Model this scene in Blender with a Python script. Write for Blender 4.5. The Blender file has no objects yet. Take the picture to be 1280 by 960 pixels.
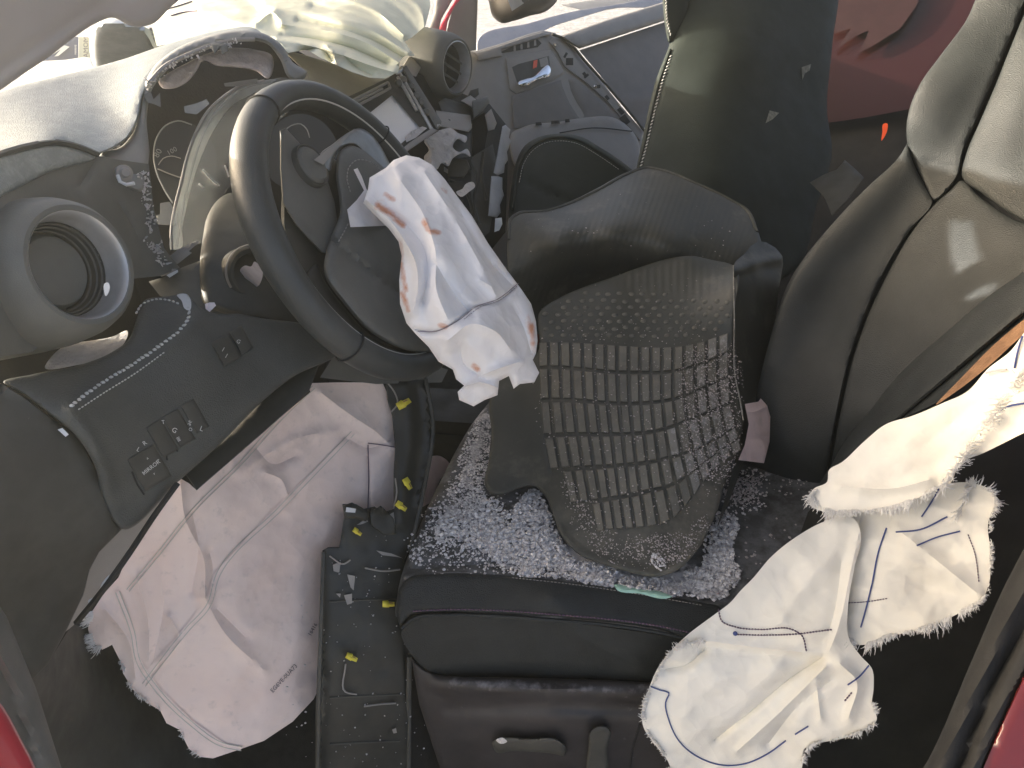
import bpy, math, random
import numpy as np
from mathutils import Vector, Matrix
from mathutils.geometry import delaunay_2d_cdt

random.seed(7)
rng = np.random.default_rng(7)
scene = bpy.context.scene
COL = scene.collection

# ------------------------------------------------------------------ camera
CAM = np.array([0.0, 0.0, 1.45])          # at the open driver's door
YAW, PITCH = math.radians(6.0), math.radians(33.0)
FPX = 967.0
D_ = np.array([-math.sin(YAW) * math.cos(PITCH), math.cos(YAW) * math.cos(PITCH), -math.sin(PITCH)])
R_ = np.array([math.cos(YAW), math.sin(YAW), 0.0])
U_ = np.cross(R_, D_)
cam = bpy.data.cameras.new('camera')
cam.sensor_width = 36.0
cam.lens = FPX / 1280.0 * 36.0
cam.clip_start = 0.02
cam.clip_end = 400.0
camo = bpy.data.objects.new('camera', cam)
COL.objects.link(camo)
camo.matrix_world = Matrix(((R_[0], U_[0], -D_[0], CAM[0]), (R_[1], U_[1], -D_[1], CAM[1]),
                            (R_[2], U_[2], -D_[2], CAM[2]), (0, 0, 0, 1)))
scene.camera = camo

# ------------------------------------------------------------------ light
SUN_TO = Vector((-0.94, 0.12, 0.13)).normalized()      # direction towards the sun: through the windscreen
world = bpy.data.worlds.new('World')
scene.world = world
world.use_nodes = True
wn = world.node_tree
sky = wn.nodes.new('ShaderNodeTexSky')
sky.sky_type = 'NISHITA'
sky.sun_disc = False
sky.sun_elevation = math.asin(SUN_TO.z)
sky.sun_rotation = math.atan2(SUN_TO.x, SUN_TO.y)
sky.air_density = 0.4
sky.dust_density = 6.0
sky.ozone_density = 0.0
bg = wn.nodes['Background']
bg.inputs['Strength'].default_value = 0.15
wn.links.new(sky.outputs[0], bg.inputs[0])
sl = bpy.data.lights.new('sun', 'SUN')
sl.energy = 2.4
sl.angle = math.radians(0.6)
sl.color = (1.0, 0.95, 0.86)
slo = bpy.data.objects.new('sun', sl)
COL.objects.link(slo)
slo.location = (-3, 1, 5)
slo.rotation_euler = (-SUN_TO).to_track_quat('-Z', 'Y').to_euler()
scene.view_settings.view_transform = 'Standard'
scene.view_settings.look = 'None'
scene.view_settings.gamma = 1.0
scene.view_settings.exposure = 2.45
scene.view_settings.use_curve_mapping = False

# ------------------------------------------------------------------ pixel helpers
def P(px, py, d):
    return CAM + d * ((px - 640.0) / FPX * R_ + (480.0 - py) / FPX * U_ + D_)

def PN(px, py, d):
    px = np.asarray(px, float); py = np.asarray(py, float); d = np.asarray(d, float)
    return CAM[None, :] + d[:, None] * (((px - 640.0) / FPX)[:, None] * R_ + ((480.0 - py) / FPX)[:, None] * U_ + D_[None, :])

def zdepth(px, py, z):
    return (CAM[2] - z) / -((480.0 - py) / FPX * U_[2] + D_[2])

def ydepth(px, py, y):
    return y / ((px - 640.0) / FPX * R_[1] + (480.0 - py) / FPX * U_[1] + D_[1])

def camvec(a, b, c, px=640, py=480):
    """unit vector with components right, up, away of the ray through (px,py)"""
    f = (px - 640.0) / FPX * R_ + (480.0 - py) / FPX * U_ + D_
    f = f / np.linalg.norm(f)
    r = R_ - f * np.dot(R_, f); r /= np.linalg.norm(r)
    u = np.cross(r, f)
    v = a * r + b * u + c * f
    return v / np.linalg.norm(v)

def cat(pts, closed=False, step=4.0):
    pts = [np.asarray(p, float) for p in pts]
    n = len(pts)
    out = []
    rngn = n if closed else n - 1
    for i in range(rngn):
        if closed:
            a, b, c, d = pts[(i - 1) % n], pts[i], pts[(i + 1) % n], pts[(i + 2) % n]
        else:
            b, c = pts[i], pts[i + 1]
            a = pts[i - 1] if i > 0 else 2 * b - c
            d = pts[i + 2] if i + 2 < n else 2 * c - b
        L = np.linalg.norm((c - b)[:2])
        k = max(1, int(math.ceil(L / step)))
        la = max(np.linalg.norm(b - a), 1e-6); lb = max(np.linalg.norm(c - b), 1e-6); lc = max(np.linalg.norm(d - c), 1e-6)
        # centripetal tangents keep corners tight
        m1 = ((b - a) / la * lb + (c - b) / lb * la) / (la + lb) * lb
        m2 = ((c - b) / lb * lc + (d - c) / lc * lb) / (lb + lc) * lb
        for j in range(k):
            t = j / k
            h = (2*t**3 - 3*t**2 + 1) * b + (t**3 - 2*t**2 + t) * m1 + (-2*t**3 + 3*t**2) * c + (t**3 - t**2) * m2
            out.append(h)
    if not closed:
        out.append(pts[-1])
    return np.array(out)

def straight(pts, closed=False, step=4.0):
    pts = [np.asarray(p, float) for p in pts]
    out = []
    n = len(pts)
    for i in range(n if closed else n - 1):
        b, c = pts[i], pts[(i + 1) % n]
        k = max(1, int(math.ceil(np.linalg.norm((c - b)[:2]) / step)))
        for j in range(k):
            out.append(b + (c - b) * j / k)
    if not closed:
        out.append(pts[-1])
    return np.array(out)

def rbf(ctrl):
    c = np.array(ctrl, float)
    xy, d = c[:, :2] / 100.0, c[:, 2]
    n = len(c)
    if n == 1:
        return lambda x, y: np.full(np.shape(np.asarray(x, float)), d[0])
    if n < 4:
        A = np.c_[np.ones(n), xy]
        w = np.linalg.lstsq(A, d, rcond=None)[0]
        return lambda x, y: w[0] + w[1] * np.asarray(x, float) / 100 + w[2] * np.asarray(y, float) / 100
    def K(r2):
        return np.where(r2 > 1e-12, 0.5 * r2 * np.log(np.maximum(r2, 1e-12)), 0.0)
    r2 = ((xy[:, None] - xy[None]) ** 2).sum(2)
    A = np.zeros((n + 3, n + 3))
    A[:n, :n] = K(r2) + 1e-4 * np.eye(n)
    A[:n, n] = 1; A[:n, n+1:] = xy
    A[n, :n] = 1; A[n+1:, :n] = xy.T
    w = np.linalg.lstsq(A, np.r_[d, 0, 0, 0], rcond=None)[0]
    def f(x, y):
        x = np.asarray(x, float); y = np.asarray(y, float); sh = x.shape
        q = np.c_[x.ravel(), y.ravel()] / 100.0
        k = K(((q[:, None] - xy[None]) ** 2).sum(2))
        return (k @ w[:n] + w[n] + q @ w[n+1:]).reshape(sh)
    return f

def segdist(q, line, closed=False):
    a = line if not closed else np.vstack([line, line[:1]])
    p0, p1 = a[:-1], a[1:]
    e = p1 - p0
    L2 = np.maximum((e ** 2).sum(1), 1e-9)
    best = np.full(len(q), 1e9)
    for k in range(0, len(q), 2000):
        qq = q[k:k+2000]
        t = np.clip(((qq[:, None] - p0[None]) * e[None]).sum(2) / L2[None], 0, 1)
        dd = np.sqrt((((p0[None] + t[..., None] * e[None]) - qq[:, None]) ** 2).sum(2))
        best[k:k+2000] = dd.min(1)
    return best

def inside(q, poly):
    x, y = q[:, 0], q[:, 1]
    r = np.zeros(len(q), bool)
    n = len(poly)
    j = n - 1
    for i in range(n):
        xi, yi = poly[i]; xj, yj = poly[j]
        c = ((yi > y) != (yj > y)) & (x < (xj - xi) * (y - yi) / (yj - yi + 1e-12) + xi)
        r ^= c
        j = i
    return r

class VNoise:
    def __init__(s, seed):
        s.t = np.random.default_rng(seed).random((64, 64))
    def __call__(s, x, y):
        x = np.asarray(x, float); y = np.asarray(y, float)
        xi = np.floor(x).astype(int); yi = np.floor(y).astype(int)
        fx = x - xi; fy = y - yi
        fx = fx * fx * (3 - 2 * fx); fy = fy * fy * (3 - 2 * fy)
        g = lambda a, b: s.t[a % 64, b % 64]
        return ((g(xi, yi) * (1 - fx) + g(xi + 1, yi) * fx) * (1 - fy) + (g(xi, yi + 1) * (1 - fx) + g(xi + 1, yi + 1) * fx) * fy) * 2 - 1
def fbm(x, y, seed=1, oct=4):
    v = 0; a = 1; t = 0
    for o in range(oct):
        v = v + a * VNoise(seed + o)(x * 2 ** o, y * 2 ** o); t += a; a *= 0.5
    return v / t

def worley(x, y, sc, seed, ang=0.0, st=1.0):
    """crumpled-cloth relief: smooth hollows meeting in sharp creases"""
    c, s = math.cos(math.radians(ang)), math.sin(math.radians(ang))
    u = (x * c + y * s) / (sc * st); v = (-x * s + y * c) / sc
    u = u + .35 * fbm(x / sc * .7, y / sc * .7, seed + 3, 2); v = v + .35 * fbm(x / sc * .7 + 9, y / sc * .7, seed + 5, 2)
    r = np.random.default_rng(seed).random((32, 32, 2))
    iu = np.floor(u).astype(int); iv = np.floor(v).astype(int)
    f1 = np.full(np.shape(u), 9.0)
    for a in (-1, 0, 1):
        for b in (-1, 0, 1):
            p = r[(iu + a) % 32, (iv + b) % 32]
            f1 = np.minimum(f1, (iu + a + p[..., 0] - u) ** 2 + (iv + b + p[..., 1] - v) ** 2)
    return np.sqrt(f1) - .5

# ------------------------------------------------------------------ materials
def _n(nt, t, **k):
    n = nt.nodes.new(t)
    for a, b in k.items():
        setattr(n, a, b)
    return n

def mat(name, col, rough=0.5, col2=None, vscale=25.0, vcon=(0.35, 0.65), grain=None, wrinkle=None, dust=None,
        metal=0.0, spec=0.5, trans=0.0, ior=1.45, alpha=1.0, coat=0.0, sheen=0.0, rvar=0.0, emit=None, sss=0.0, streak=None, weave=None, crush=None, wear=None):
    m = bpy.data.materials.new(name)
    m.use_nodes = True
    nt = m.node_tree
    b = nt.nodes['Principled BSDF']
    L = nt.links
    tc = _n(nt, 'ShaderNodeTexCoord')
    co = tc.outputs['Object']
    c4 = lambda c: (c[0], c[1], c[2], 1)
    b.inputs['Base Color'].default_value = c4(col)
    b.inputs['Roughness'].default_value = rough
    b.inputs['Metallic'].default_value = metal
    b.inputs['Specular IOR Level'].default_value = spec
    b.inputs['IOR'].default_value = ior
    b.inputs['Transmission Weight'].default_value = trans
    b.inputs['Alpha'].default_value = alpha
    b.inputs['Coat Weight'].default_value = coat
    b.inputs['Sheen Weight'].default_value = sheen
    if sss:
        b.inputs['Subsurface Weight'].default_value = sss
        b.inputs['Subsurface Radius'].default_value = (0.004, 0.003, 0.003)
    if emit:
        b.inputs['Emission Color'].default_value = c4(emit[0]); b.inputs['Emission Strength'].default_value = emit[1]
    cs = None
    def noise(scale, detail=5, rough_=0.6, stretch=None):
        n = _n(nt, 'ShaderNodeTexNoise')
        n.inputs['Scale'].default_value = scale
        n.inputs['Detail'].default_value = detail
        n.inputs['Roughness'].default_value = rough_
        if stretch:
            mp = _n(nt, 'ShaderNodeMapping')
            mp.inputs['Scale'].default_value = stretch[0]
            mp.inputs['Rotation'].default_value = stretch[1]
            L.new(co, mp.inputs[0]); L.new(mp.outputs[0], n.inputs['Vector'])
        else:
            L.new(co, n.inputs['Vector'])
        return n
    def ramp(src, a, bb):
        r = _n(nt, 'ShaderNodeMapRange')
        r.inputs['From Min'].default_value = a; r.inputs['From Max'].default_value = bb
        L.new(src, r.inputs['Value'])
        return r.outputs[0]
    if col2 is not None:
        n = noise(vscale)
        mx = _n(nt, 'ShaderNodeMix', data_type='RGBA')
        mx.inputs['A'].default_value = c4(col); mx.inputs['B'].default_value = c4(col2)
        L.new(ramp(n.outputs['Fac'], *vcon), mx.inputs['Factor'])
        cs = mx.outputs['Result']
    for dd in ([dust] if isinstance(dust, tuple) else (dust or [])):
        # dust: (colour, scale, from, to, roughness of speckle)
        n = noise(dd[1], 8, dd[4] if len(dd) > 4 else 0.7)
        mx = _n(nt, 'ShaderNodeMix', data_type='RGBA')
        if cs: L.new(cs, mx.inputs['A'])
        else: mx.inputs['A'].default_value = c4(col)
        mx.inputs['B'].default_value = c4(dd[0])
        L.new(ramp(n.outputs['Fac'], dd[2], dd[3]), mx.inputs['Factor'])
        cs = mx.outputs['Result']
    for wr in (wear or []):
        # wear: (colour, noise scale, softness) stained where the mesh carries the wear mark
        at = _n(nt, 'ShaderNodeAttribute'); at.attribute_name = 'wear'
        n = noise(wr[1], 6, .65)
        ad = _n(nt, 'ShaderNodeMath', operation='ADD'); L.new(at.outputs['Fac'], ad.inputs[0]); L.new(n.outputs['Fac'], ad.inputs[1])
        mx = _n(nt, 'ShaderNodeMix', data_type='RGBA')
        if cs: L.new(cs, mx.inputs['A'])
        else: mx.inputs['A'].default_value = c4(col)
        mx.inputs['B'].default_value = c4(wr[0])
        L.new(ramp(ad.outputs[0], .80, .80 + wr[2]), mx.inputs['Factor'])
        cs = mx.outputs['Result']
    if cs: L.new(cs, b.inputs['Base Color'])
    if rvar:
        n = noise(vscale * 1.7)
        r = _n(nt, 'ShaderNodeMapRange')
        r.inputs['From Min'].default_value = .3; r.inputs['From Max'].default_value = .7
        r.inputs['To Min'].default_value = max(rough - rvar, 0.02); r.inputs['To Max'].default_value = min(rough + rvar, 1)
        L.new(n.outputs['Fac'], r.inputs['Value']); L.new(r.outputs[0], b.inputs['Roughness'])
    prev = None
    def bump(src, strength, dist):
        nonlocal prev
        bn = _n(nt, 'ShaderNodeBump')
        bn.inputs['Strength'].default_value = strength; bn.inputs['Distance'].default_value = dist
        L.new(src, bn.inputs['Height'])
        if prev: L.new(prev, bn.inputs['Normal'])
        prev = bn.outputs[0]
    if wrinkle:
        for w in (wrinkle if isinstance(wrinkle, list) else [wrinkle]):
            n = noise(w[0], 3, 0.5, w[3] if len(w) > 3 else None); bump(n.outputs['Fac'], w[1], w[2])
    if grain:
        if grain[0] == 'v':
            v = _n(nt, 'ShaderNodeTexVoronoi'); v.inputs['Scale'].default_value = grain[1]
            L.new(co, v.inputs['Vector']); bump(v.outputs['Distance'], grain[2], grain[3])
        else:
            n = noise(grain[1], 4, 0.6); bump(n.outputs['Fac'], grain[2], grain[3])
    if crush:
        for cr in crush:
            nz = noise(cr[0] * .6, 2, .5)
            va = _n(nt, 'ShaderNodeVectorMath', operation='MULTIPLY_ADD')
            L.new(nz.outputs['Color'], va.inputs[0]); va.inputs[1].default_value = (cr[3] / cr[0],) * 3; L.new(co, va.inputs[2])
            v = _n(nt, 'ShaderNodeTexVoronoi'); v.inputs['Scale'].default_value = cr[0]
            L.new(va.outputs[0], v.inputs['Vector']); bump(v.outputs['Distance'], cr[1], cr[2])
    if weave:
        wv = _n(nt, 'ShaderNodeTexWave'); wv.inputs['Scale'].default_value = weave[0]; wv.inputs['Distortion'].default_value = .4
        L.new(co, wv.inputs['Vector']); bump(wv.outputs['Fac'], weave[1], weave[2])
    if prev: L.new(prev, b.inputs['Normal'])
    return m

DUST = (0.42, 0.41, 0.38)
M = {}
M['plastic'] = mat('veil_lifted_dusty_plastic', (.105, .107, .096), .6, (.135, .136, .122), 14, grain=('v', 900, .35, .0004), rvar=.1,  # base lightened to paint in veiling glare; pale speckle is dust
                   dust=[((.30, .29, .27), 160, .66, .78, .8)])
M['plastic2'] = mat('dark_plastic', (.042, .042, .037), .58, (.062, .062, .054), 20, grain=('n', 700, .25, .0004), rvar=.1,
                    dust=[((.25, .24, .23), 120, .66, .8, .8)])
M['black'] = mat('matt_black', (.010, .010, .010), .75, (.018, .018, .017), 30, grain=('n', 300, .4, .001))
M['carpet'] = mat('carpet', (.016, .016, .014), .95, (.03, .03, .026), 60, grain=('n', 900, .8, .002), dust=((.22, .21, .19), 90, .68, .8, .8))
M['leather'] = mat('black_leather', (.019, .022, .0225), .52, (.027, .031, .0315), 18, grain=('v', 760, .6, .0007), wrinkle=(16, .25, .004), rvar=.06, spec=.32)
M['leather_dust'] = mat('dusty_leather', (.030, .031, .031), .45, (.05, .051, .05), 12, grain=('v', 620, .5, .0006), wrinkle=(14, .25, .004),
                        dust=[((.26, .27, .28), 55, .56, .74, .72), ((.55, .55, .58), 130, .64, .72, .75)])
M['leather_frost'] = mat('dash_pad_frosted', (.17, .19, .18), .40, (.20, .22, .21), 16, grain=('v', 700, .5, .0006),
                         dust=[((.34, .365, .355), 90, .46, .80, .8)])
M['rubber'] = mat('rubber', (.048, .051, .044), .5, (.064, .065, .055), 9, grain=('n', 420, .35, .0008),
                  dust=[((.15, .14, .115), 14, .55, .8, .7), ((.5, .5, .5), 210, .71, .77, .75)], wear=[((.19, .175, .14), 40, .6)])
M['rib'] = mat('rubber_rib', (.115, .111, .094), .7, (.17, .162, .134), 26, grain=('n', 380, .5, .001),
               dust=[((.20, .185, .15), 34, .50, .72, .7), ((.5, .49, .48), 240, .64, .72, .75)])
M['rib_dusty'] = mat('rubber_rib_dusty', (.17, .162, .137), .8, (.25, .24, .21), 30, grain=('n', 300, .5, .0012),
               dust=[((.42, .41, .39), 90, .50, .68, .75)])
M['pink'] = mat('pink_airbag_cloth', (.80, .655, .63), .85, (.73, .57, .55), 7, weave=(900, .12, .0003),
                wrinkle=[(9, .3, .010)], crush=[(16, .35, .012, .5), (50, .25, .003, .5)], spec=.12, dust=[((.50, .44, .42), 22, .58, .82, .65)])
M['white'] = mat('white_airbag_cloth', (.82, .80, .79), .82, (.77, .755, .75), 8, weave=(1000, .1, .0003),
                 crush=[(22, .4, .010, .5), (60, .3, .003, .5)], spec=.12, dust=[((.60, .56, .53), 24, .60, .85, .65)])
M['whitebag'] = mat('white_airbag_cloth_stained', (.84, .82, .81), .9, (.79, .775, .77), 8, weave=(1000, .1, .0003), spec=.12,
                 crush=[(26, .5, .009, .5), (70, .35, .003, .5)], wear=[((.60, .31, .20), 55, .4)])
M['pinkbag'] = mat('pink_airbag_cloth_smudged', (.82, .69, .615), .9, (.76, .615, .545), 7, weave=(900, .12, .0003), spec=.12,
                wrinkle=[(9, .3, .010)], crush=[(24, .35, .006, .5), (70, .3, .002, .5)], wear=[((.47, .39, .36), 28, .6)], dust=[((.55, .47, .43), 60, .56, .8, .75)])
M['seattop'] = mat('powdered_leather', (.045, .046, .044), .5, (.07, .071, .068), 12, grain=('v', 760, .5, .0006), wrinkle=(14, .25, .004),
                   dust=[((.17, .175, .18), 40, .40, .66, .72)], wear=[((.66, .64, .64), 60, .2)])
M['seattrim'] = mat('scuffed_black_plastic', (.026, .024, .025), .5, (.04, .037, .038), 20, grain=('n', 700, .25, .0004), rvar=.1, dust=[((.22, .21, .22), 70, .62, .8, .8)], wear=[((.24, .23, .24), 70, .35)])
M['leather_green'] = mat('green_black_leather', (.016, .023, .019), .66, (.023, .031, .026), 18, grain=('v', 760, .5, .0006), wrinkle=(16, .25, .004), rvar=.06, spec=.3)
M['stain'] = mat('blood_stain', (.42, .20, .13), .8, (.6, .36, .27), 60, weave=(1000, .1, .0003))
M['cream'] = mat('cream_airbag_cloth', (.74, .755, .60), .8, (.67, .68, .53), 6, crush=[(14, .35, .008, .6), (40, .25, .003, .5)], spec=.1, weave=(900, .1, .0003))
M['ivory'] = mat('ivory_airbag_cloth', (.86, .83, .745), .82, (.80, .765, .67), 7, crush=[(18, .4, .011, .5), (60, .3, .003, .5)], spec=.12, weave=(1000, .1, .0003), dust=[((.68, .65, .58), 14, .55, .8, .6)])
M['thread'] = mat('frayed_thread', (.86, .85, .82), .8)
M['bluethread'] = mat('blue_thread', (.05, .075, .22), .7)
M['purplethread'] = mat('purple_thread', (.10, .06, .10), .7)
M['greenthread'] = mat('green_grey_thread', (.50, .485, .42), .7)
M['seamthread'] = mat('mauve_thread', (.34, .28, .30), .7)
M['stitch'] = mat('pale_stitch', (.55, .55, .52), .8)
M['silver'] = mat('satin_silver', (.55, .55, .54), .36, (.45, .45, .44), 40, metal=.6, rvar=.08)
M['chrome'] = mat('chrome', (.75, .72, .70), .15, metal=1.0)
M['pillar'] = mat('pillar_trim', (.42, .405, .39), .75, (.38, .365, .35), 10, grain=('n', 500, .2, .0006))
M['grey'] = mat('grey_plastic', (.25, .235, .215), .5, (.285, .27, .245), 16, grain=('v', 800, .3, .0004), rvar=.08,
                dust=[((.4, .4, .4), 140, .68, .8, .8)])
M['greydark'] = mat('grey_door_fabric', (.175, .165, .158), .7, (.20, .19, .18), 20, grain=('n', 600, .3, .0006))
M['clear'] = mat('smoky_clear_plastic', (.55, .57, .55), .22, spec=.6, alpha=.22, dust=[((.8, .8, .78), 60, .5, .9, .7)], rvar=.1, vscale=30)
M['label'] = mat('yellowed_label', (.30, .30, .24), .7, (.16, .16, .13), 160)
M['clearband'] = mat('clear_plastic_edge', (.62, .64, .62), .3, (.5, .52, .5), 40, alpha=.55, spec=.6)
M['strip'] = mat('pale_grey_trim', (.33, .34, .355), .5, (.42, .43, .44), 30, dust=[((.6, .6, .6), 120, .6, .75, .8)])
M['darksilver'] = mat('dark_satin_silver', (.26, .26, .255), .36, (.2, .2, .2), 40, metal=.7, rvar=.08)
M['dim'] = mat('dim_grey_print', (.22, .225, .215), .6)
M['rimleather'] = mat('worn_rim_leather', (.036, .041, .041), .47, (.05, .055, .054), 18, grain=('v', 900, .4, .0004), rvar=.06)
M['gauge'] = mat('gauge_face', (.03, .032, .031), .35)
M['mark'] = mat('pale_print', (.62, .62, .60), .6)
M['ink'] = mat('dark_ink', (.10, .075, .085), .8)
M['foam'] = mat('torn_grey_foam', (.66, .64, .62), .95, (.52, .50, .485), 60, grain=('n', 160, 1.0, .006), wrinkle=(45, .8, .01))
M['foampink'] = mat('torn_pink_foam', (.66, .60, .61), .95, (.55, .49, .50), 40, grain=('n', 200, .7, .004), wrinkle=(35, .5, .008))
M['glass'] = mat('glass_crumb', (.84, .82, .80), .2, (.56, .535, .525), 190, spec=.7, vcon=(.42, .58))
M['glass2'] = mat('dirty_glass_crumb', (.56, .51, .49), .4, (.38, .34, .33), 90)
M['reflect'] = mat('painted_reflection_pink', (.042, .018, .017), .45, (.032, .013, .012), 30)  # colour of the reflection painted on the red panel
M['shaded_red'] = mat('red_paint_shaded', (.034, .0085, .008), .35, coat=.15, rvar=.05)  # red paint darkened so its colour carries the shade
M['trimblack'] = mat('black_trim', (.020, .021, .018), .5, (.032, .033, .028), 20, grain=('n', 700, .25, .0004), rvar=.1, dust=[((.25, .24, .23), 120, .66, .8, .8)])
M['hood'] = mat('lit_dusty_hood_plastic', (.20, .205, .195), .6, (.25, .255, .245), 14, grain=('v', 900, .35, .0004), dust=[((.45, .45, .43), 120, .6, .78, .8)])  # base lightened to paint in a lit face; speckle is dust
M['leather_dash'] = mat('veil_lifted_dash_leather', (.060, .063, .058), .5, (.080, .083, .076), 18, grain=('v', 760, .6, .0006), wrinkle=(16, .25, .004), rvar=.06, spec=.4)  # leather lightened, glare veil put into the base colour
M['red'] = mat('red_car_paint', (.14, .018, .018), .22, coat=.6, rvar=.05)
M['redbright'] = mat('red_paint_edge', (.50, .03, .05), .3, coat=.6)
M['orange'] = mat('orange_reflector', (.9, .12, .03), .4)
M['yellow'] = mat('yellow_clip', (.68, .60, .06), .5, (.55, .48, .05), 90)
M['screen'] = mat('display_sky_white', (.90, .91, .90), .15, metal=.1, rvar=.05)  # white base paints the sky reflected in the display
M['ground'] = mat('bright_ground', (.62, .60, .57), .9, (.40, .385, .37), 3.2, grain=('n', 20, .6, .03), dust=[((.75, .75, .74), 12, .5, .6, .8), ((.22, .2, .19), 8, .62, .72, .8)])
M['wood'] = mat('grey_beam', (.30, .29, .31), .7, (.4, .38, .38), 8)
M['tan'] = mat('tan_strip', (.42, .37, .31), .7, (.5, .46, .4), 10)
M['navy'] = mat('navy_board', (.035, .05, .12), .5)
M['boardcream'] = mat('cream_board', (.62, .60, .42), .6)
M['boardwhite'] = mat('white_board_mark', (.75, .74, .66), .6)
M['mirror'] = mat('mirror_back', (.075, .066, .055), .35, (.10, .09, .08), 20)
M['housing'] = mat('pale_housing', (.55, .60, .60), .4, (.68, .72, .72), 30, dust=[((.75, .76, .76), 70, .5, .7, .8)])
M['brown'] = mat('torn_brown_padding', (.30, .17, .09), .9, (.2, .11, .06), 60, grain=('n', 200, .7, .004))
M['mint'] = mat('mint_plastic', (.42, .68, .55), .4)

# ------------------------------------------------------------------ object helpers
def thing(name, label, cat_, at, group=None):
    o = bpy.data.objects.new(name, None)
    o.empty_display_size = 0.05
    COL.objects.link(o)
    o.location = tuple(at)
    o['label'] = label; o['category'] = cat_
    if group: o['group'] = group
    return o

def tag(o, label, cat_, group=None):
    o['label'] = label; o['category'] = cat_
    if group: o['group'] = group
    return o

def link(name, me, m, parent=None, kind=None):
    o = bpy.data.objects.new(name, me)
    COL.objects.link(o)
    if m is not None: me.materials.append(M[m])
    if parent is not None:
        o.parent = parent
        w = np.zeros(3); q = parent
        while q is not None:
            w = w + np.array(q.location); q = q.parent
        o.location = tuple(-w)
    if kind: o['kind'] = kind
    return o

def mesh(name, V, F, smooth=True, sharp=40):
    me = bpy.data.meshes.new(name)
    me.from_pydata([tuple(map(float, v)) for v in V], [], [tuple(map(int, f)) for f in F])
    if smooth:
        me.polygons.foreach_set('use_smooth', [True] * len(me.polygons))
        if sharp: me.set_sharp_from_angle(angle=math.radians(sharp))
    me.update()
    return me

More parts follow.
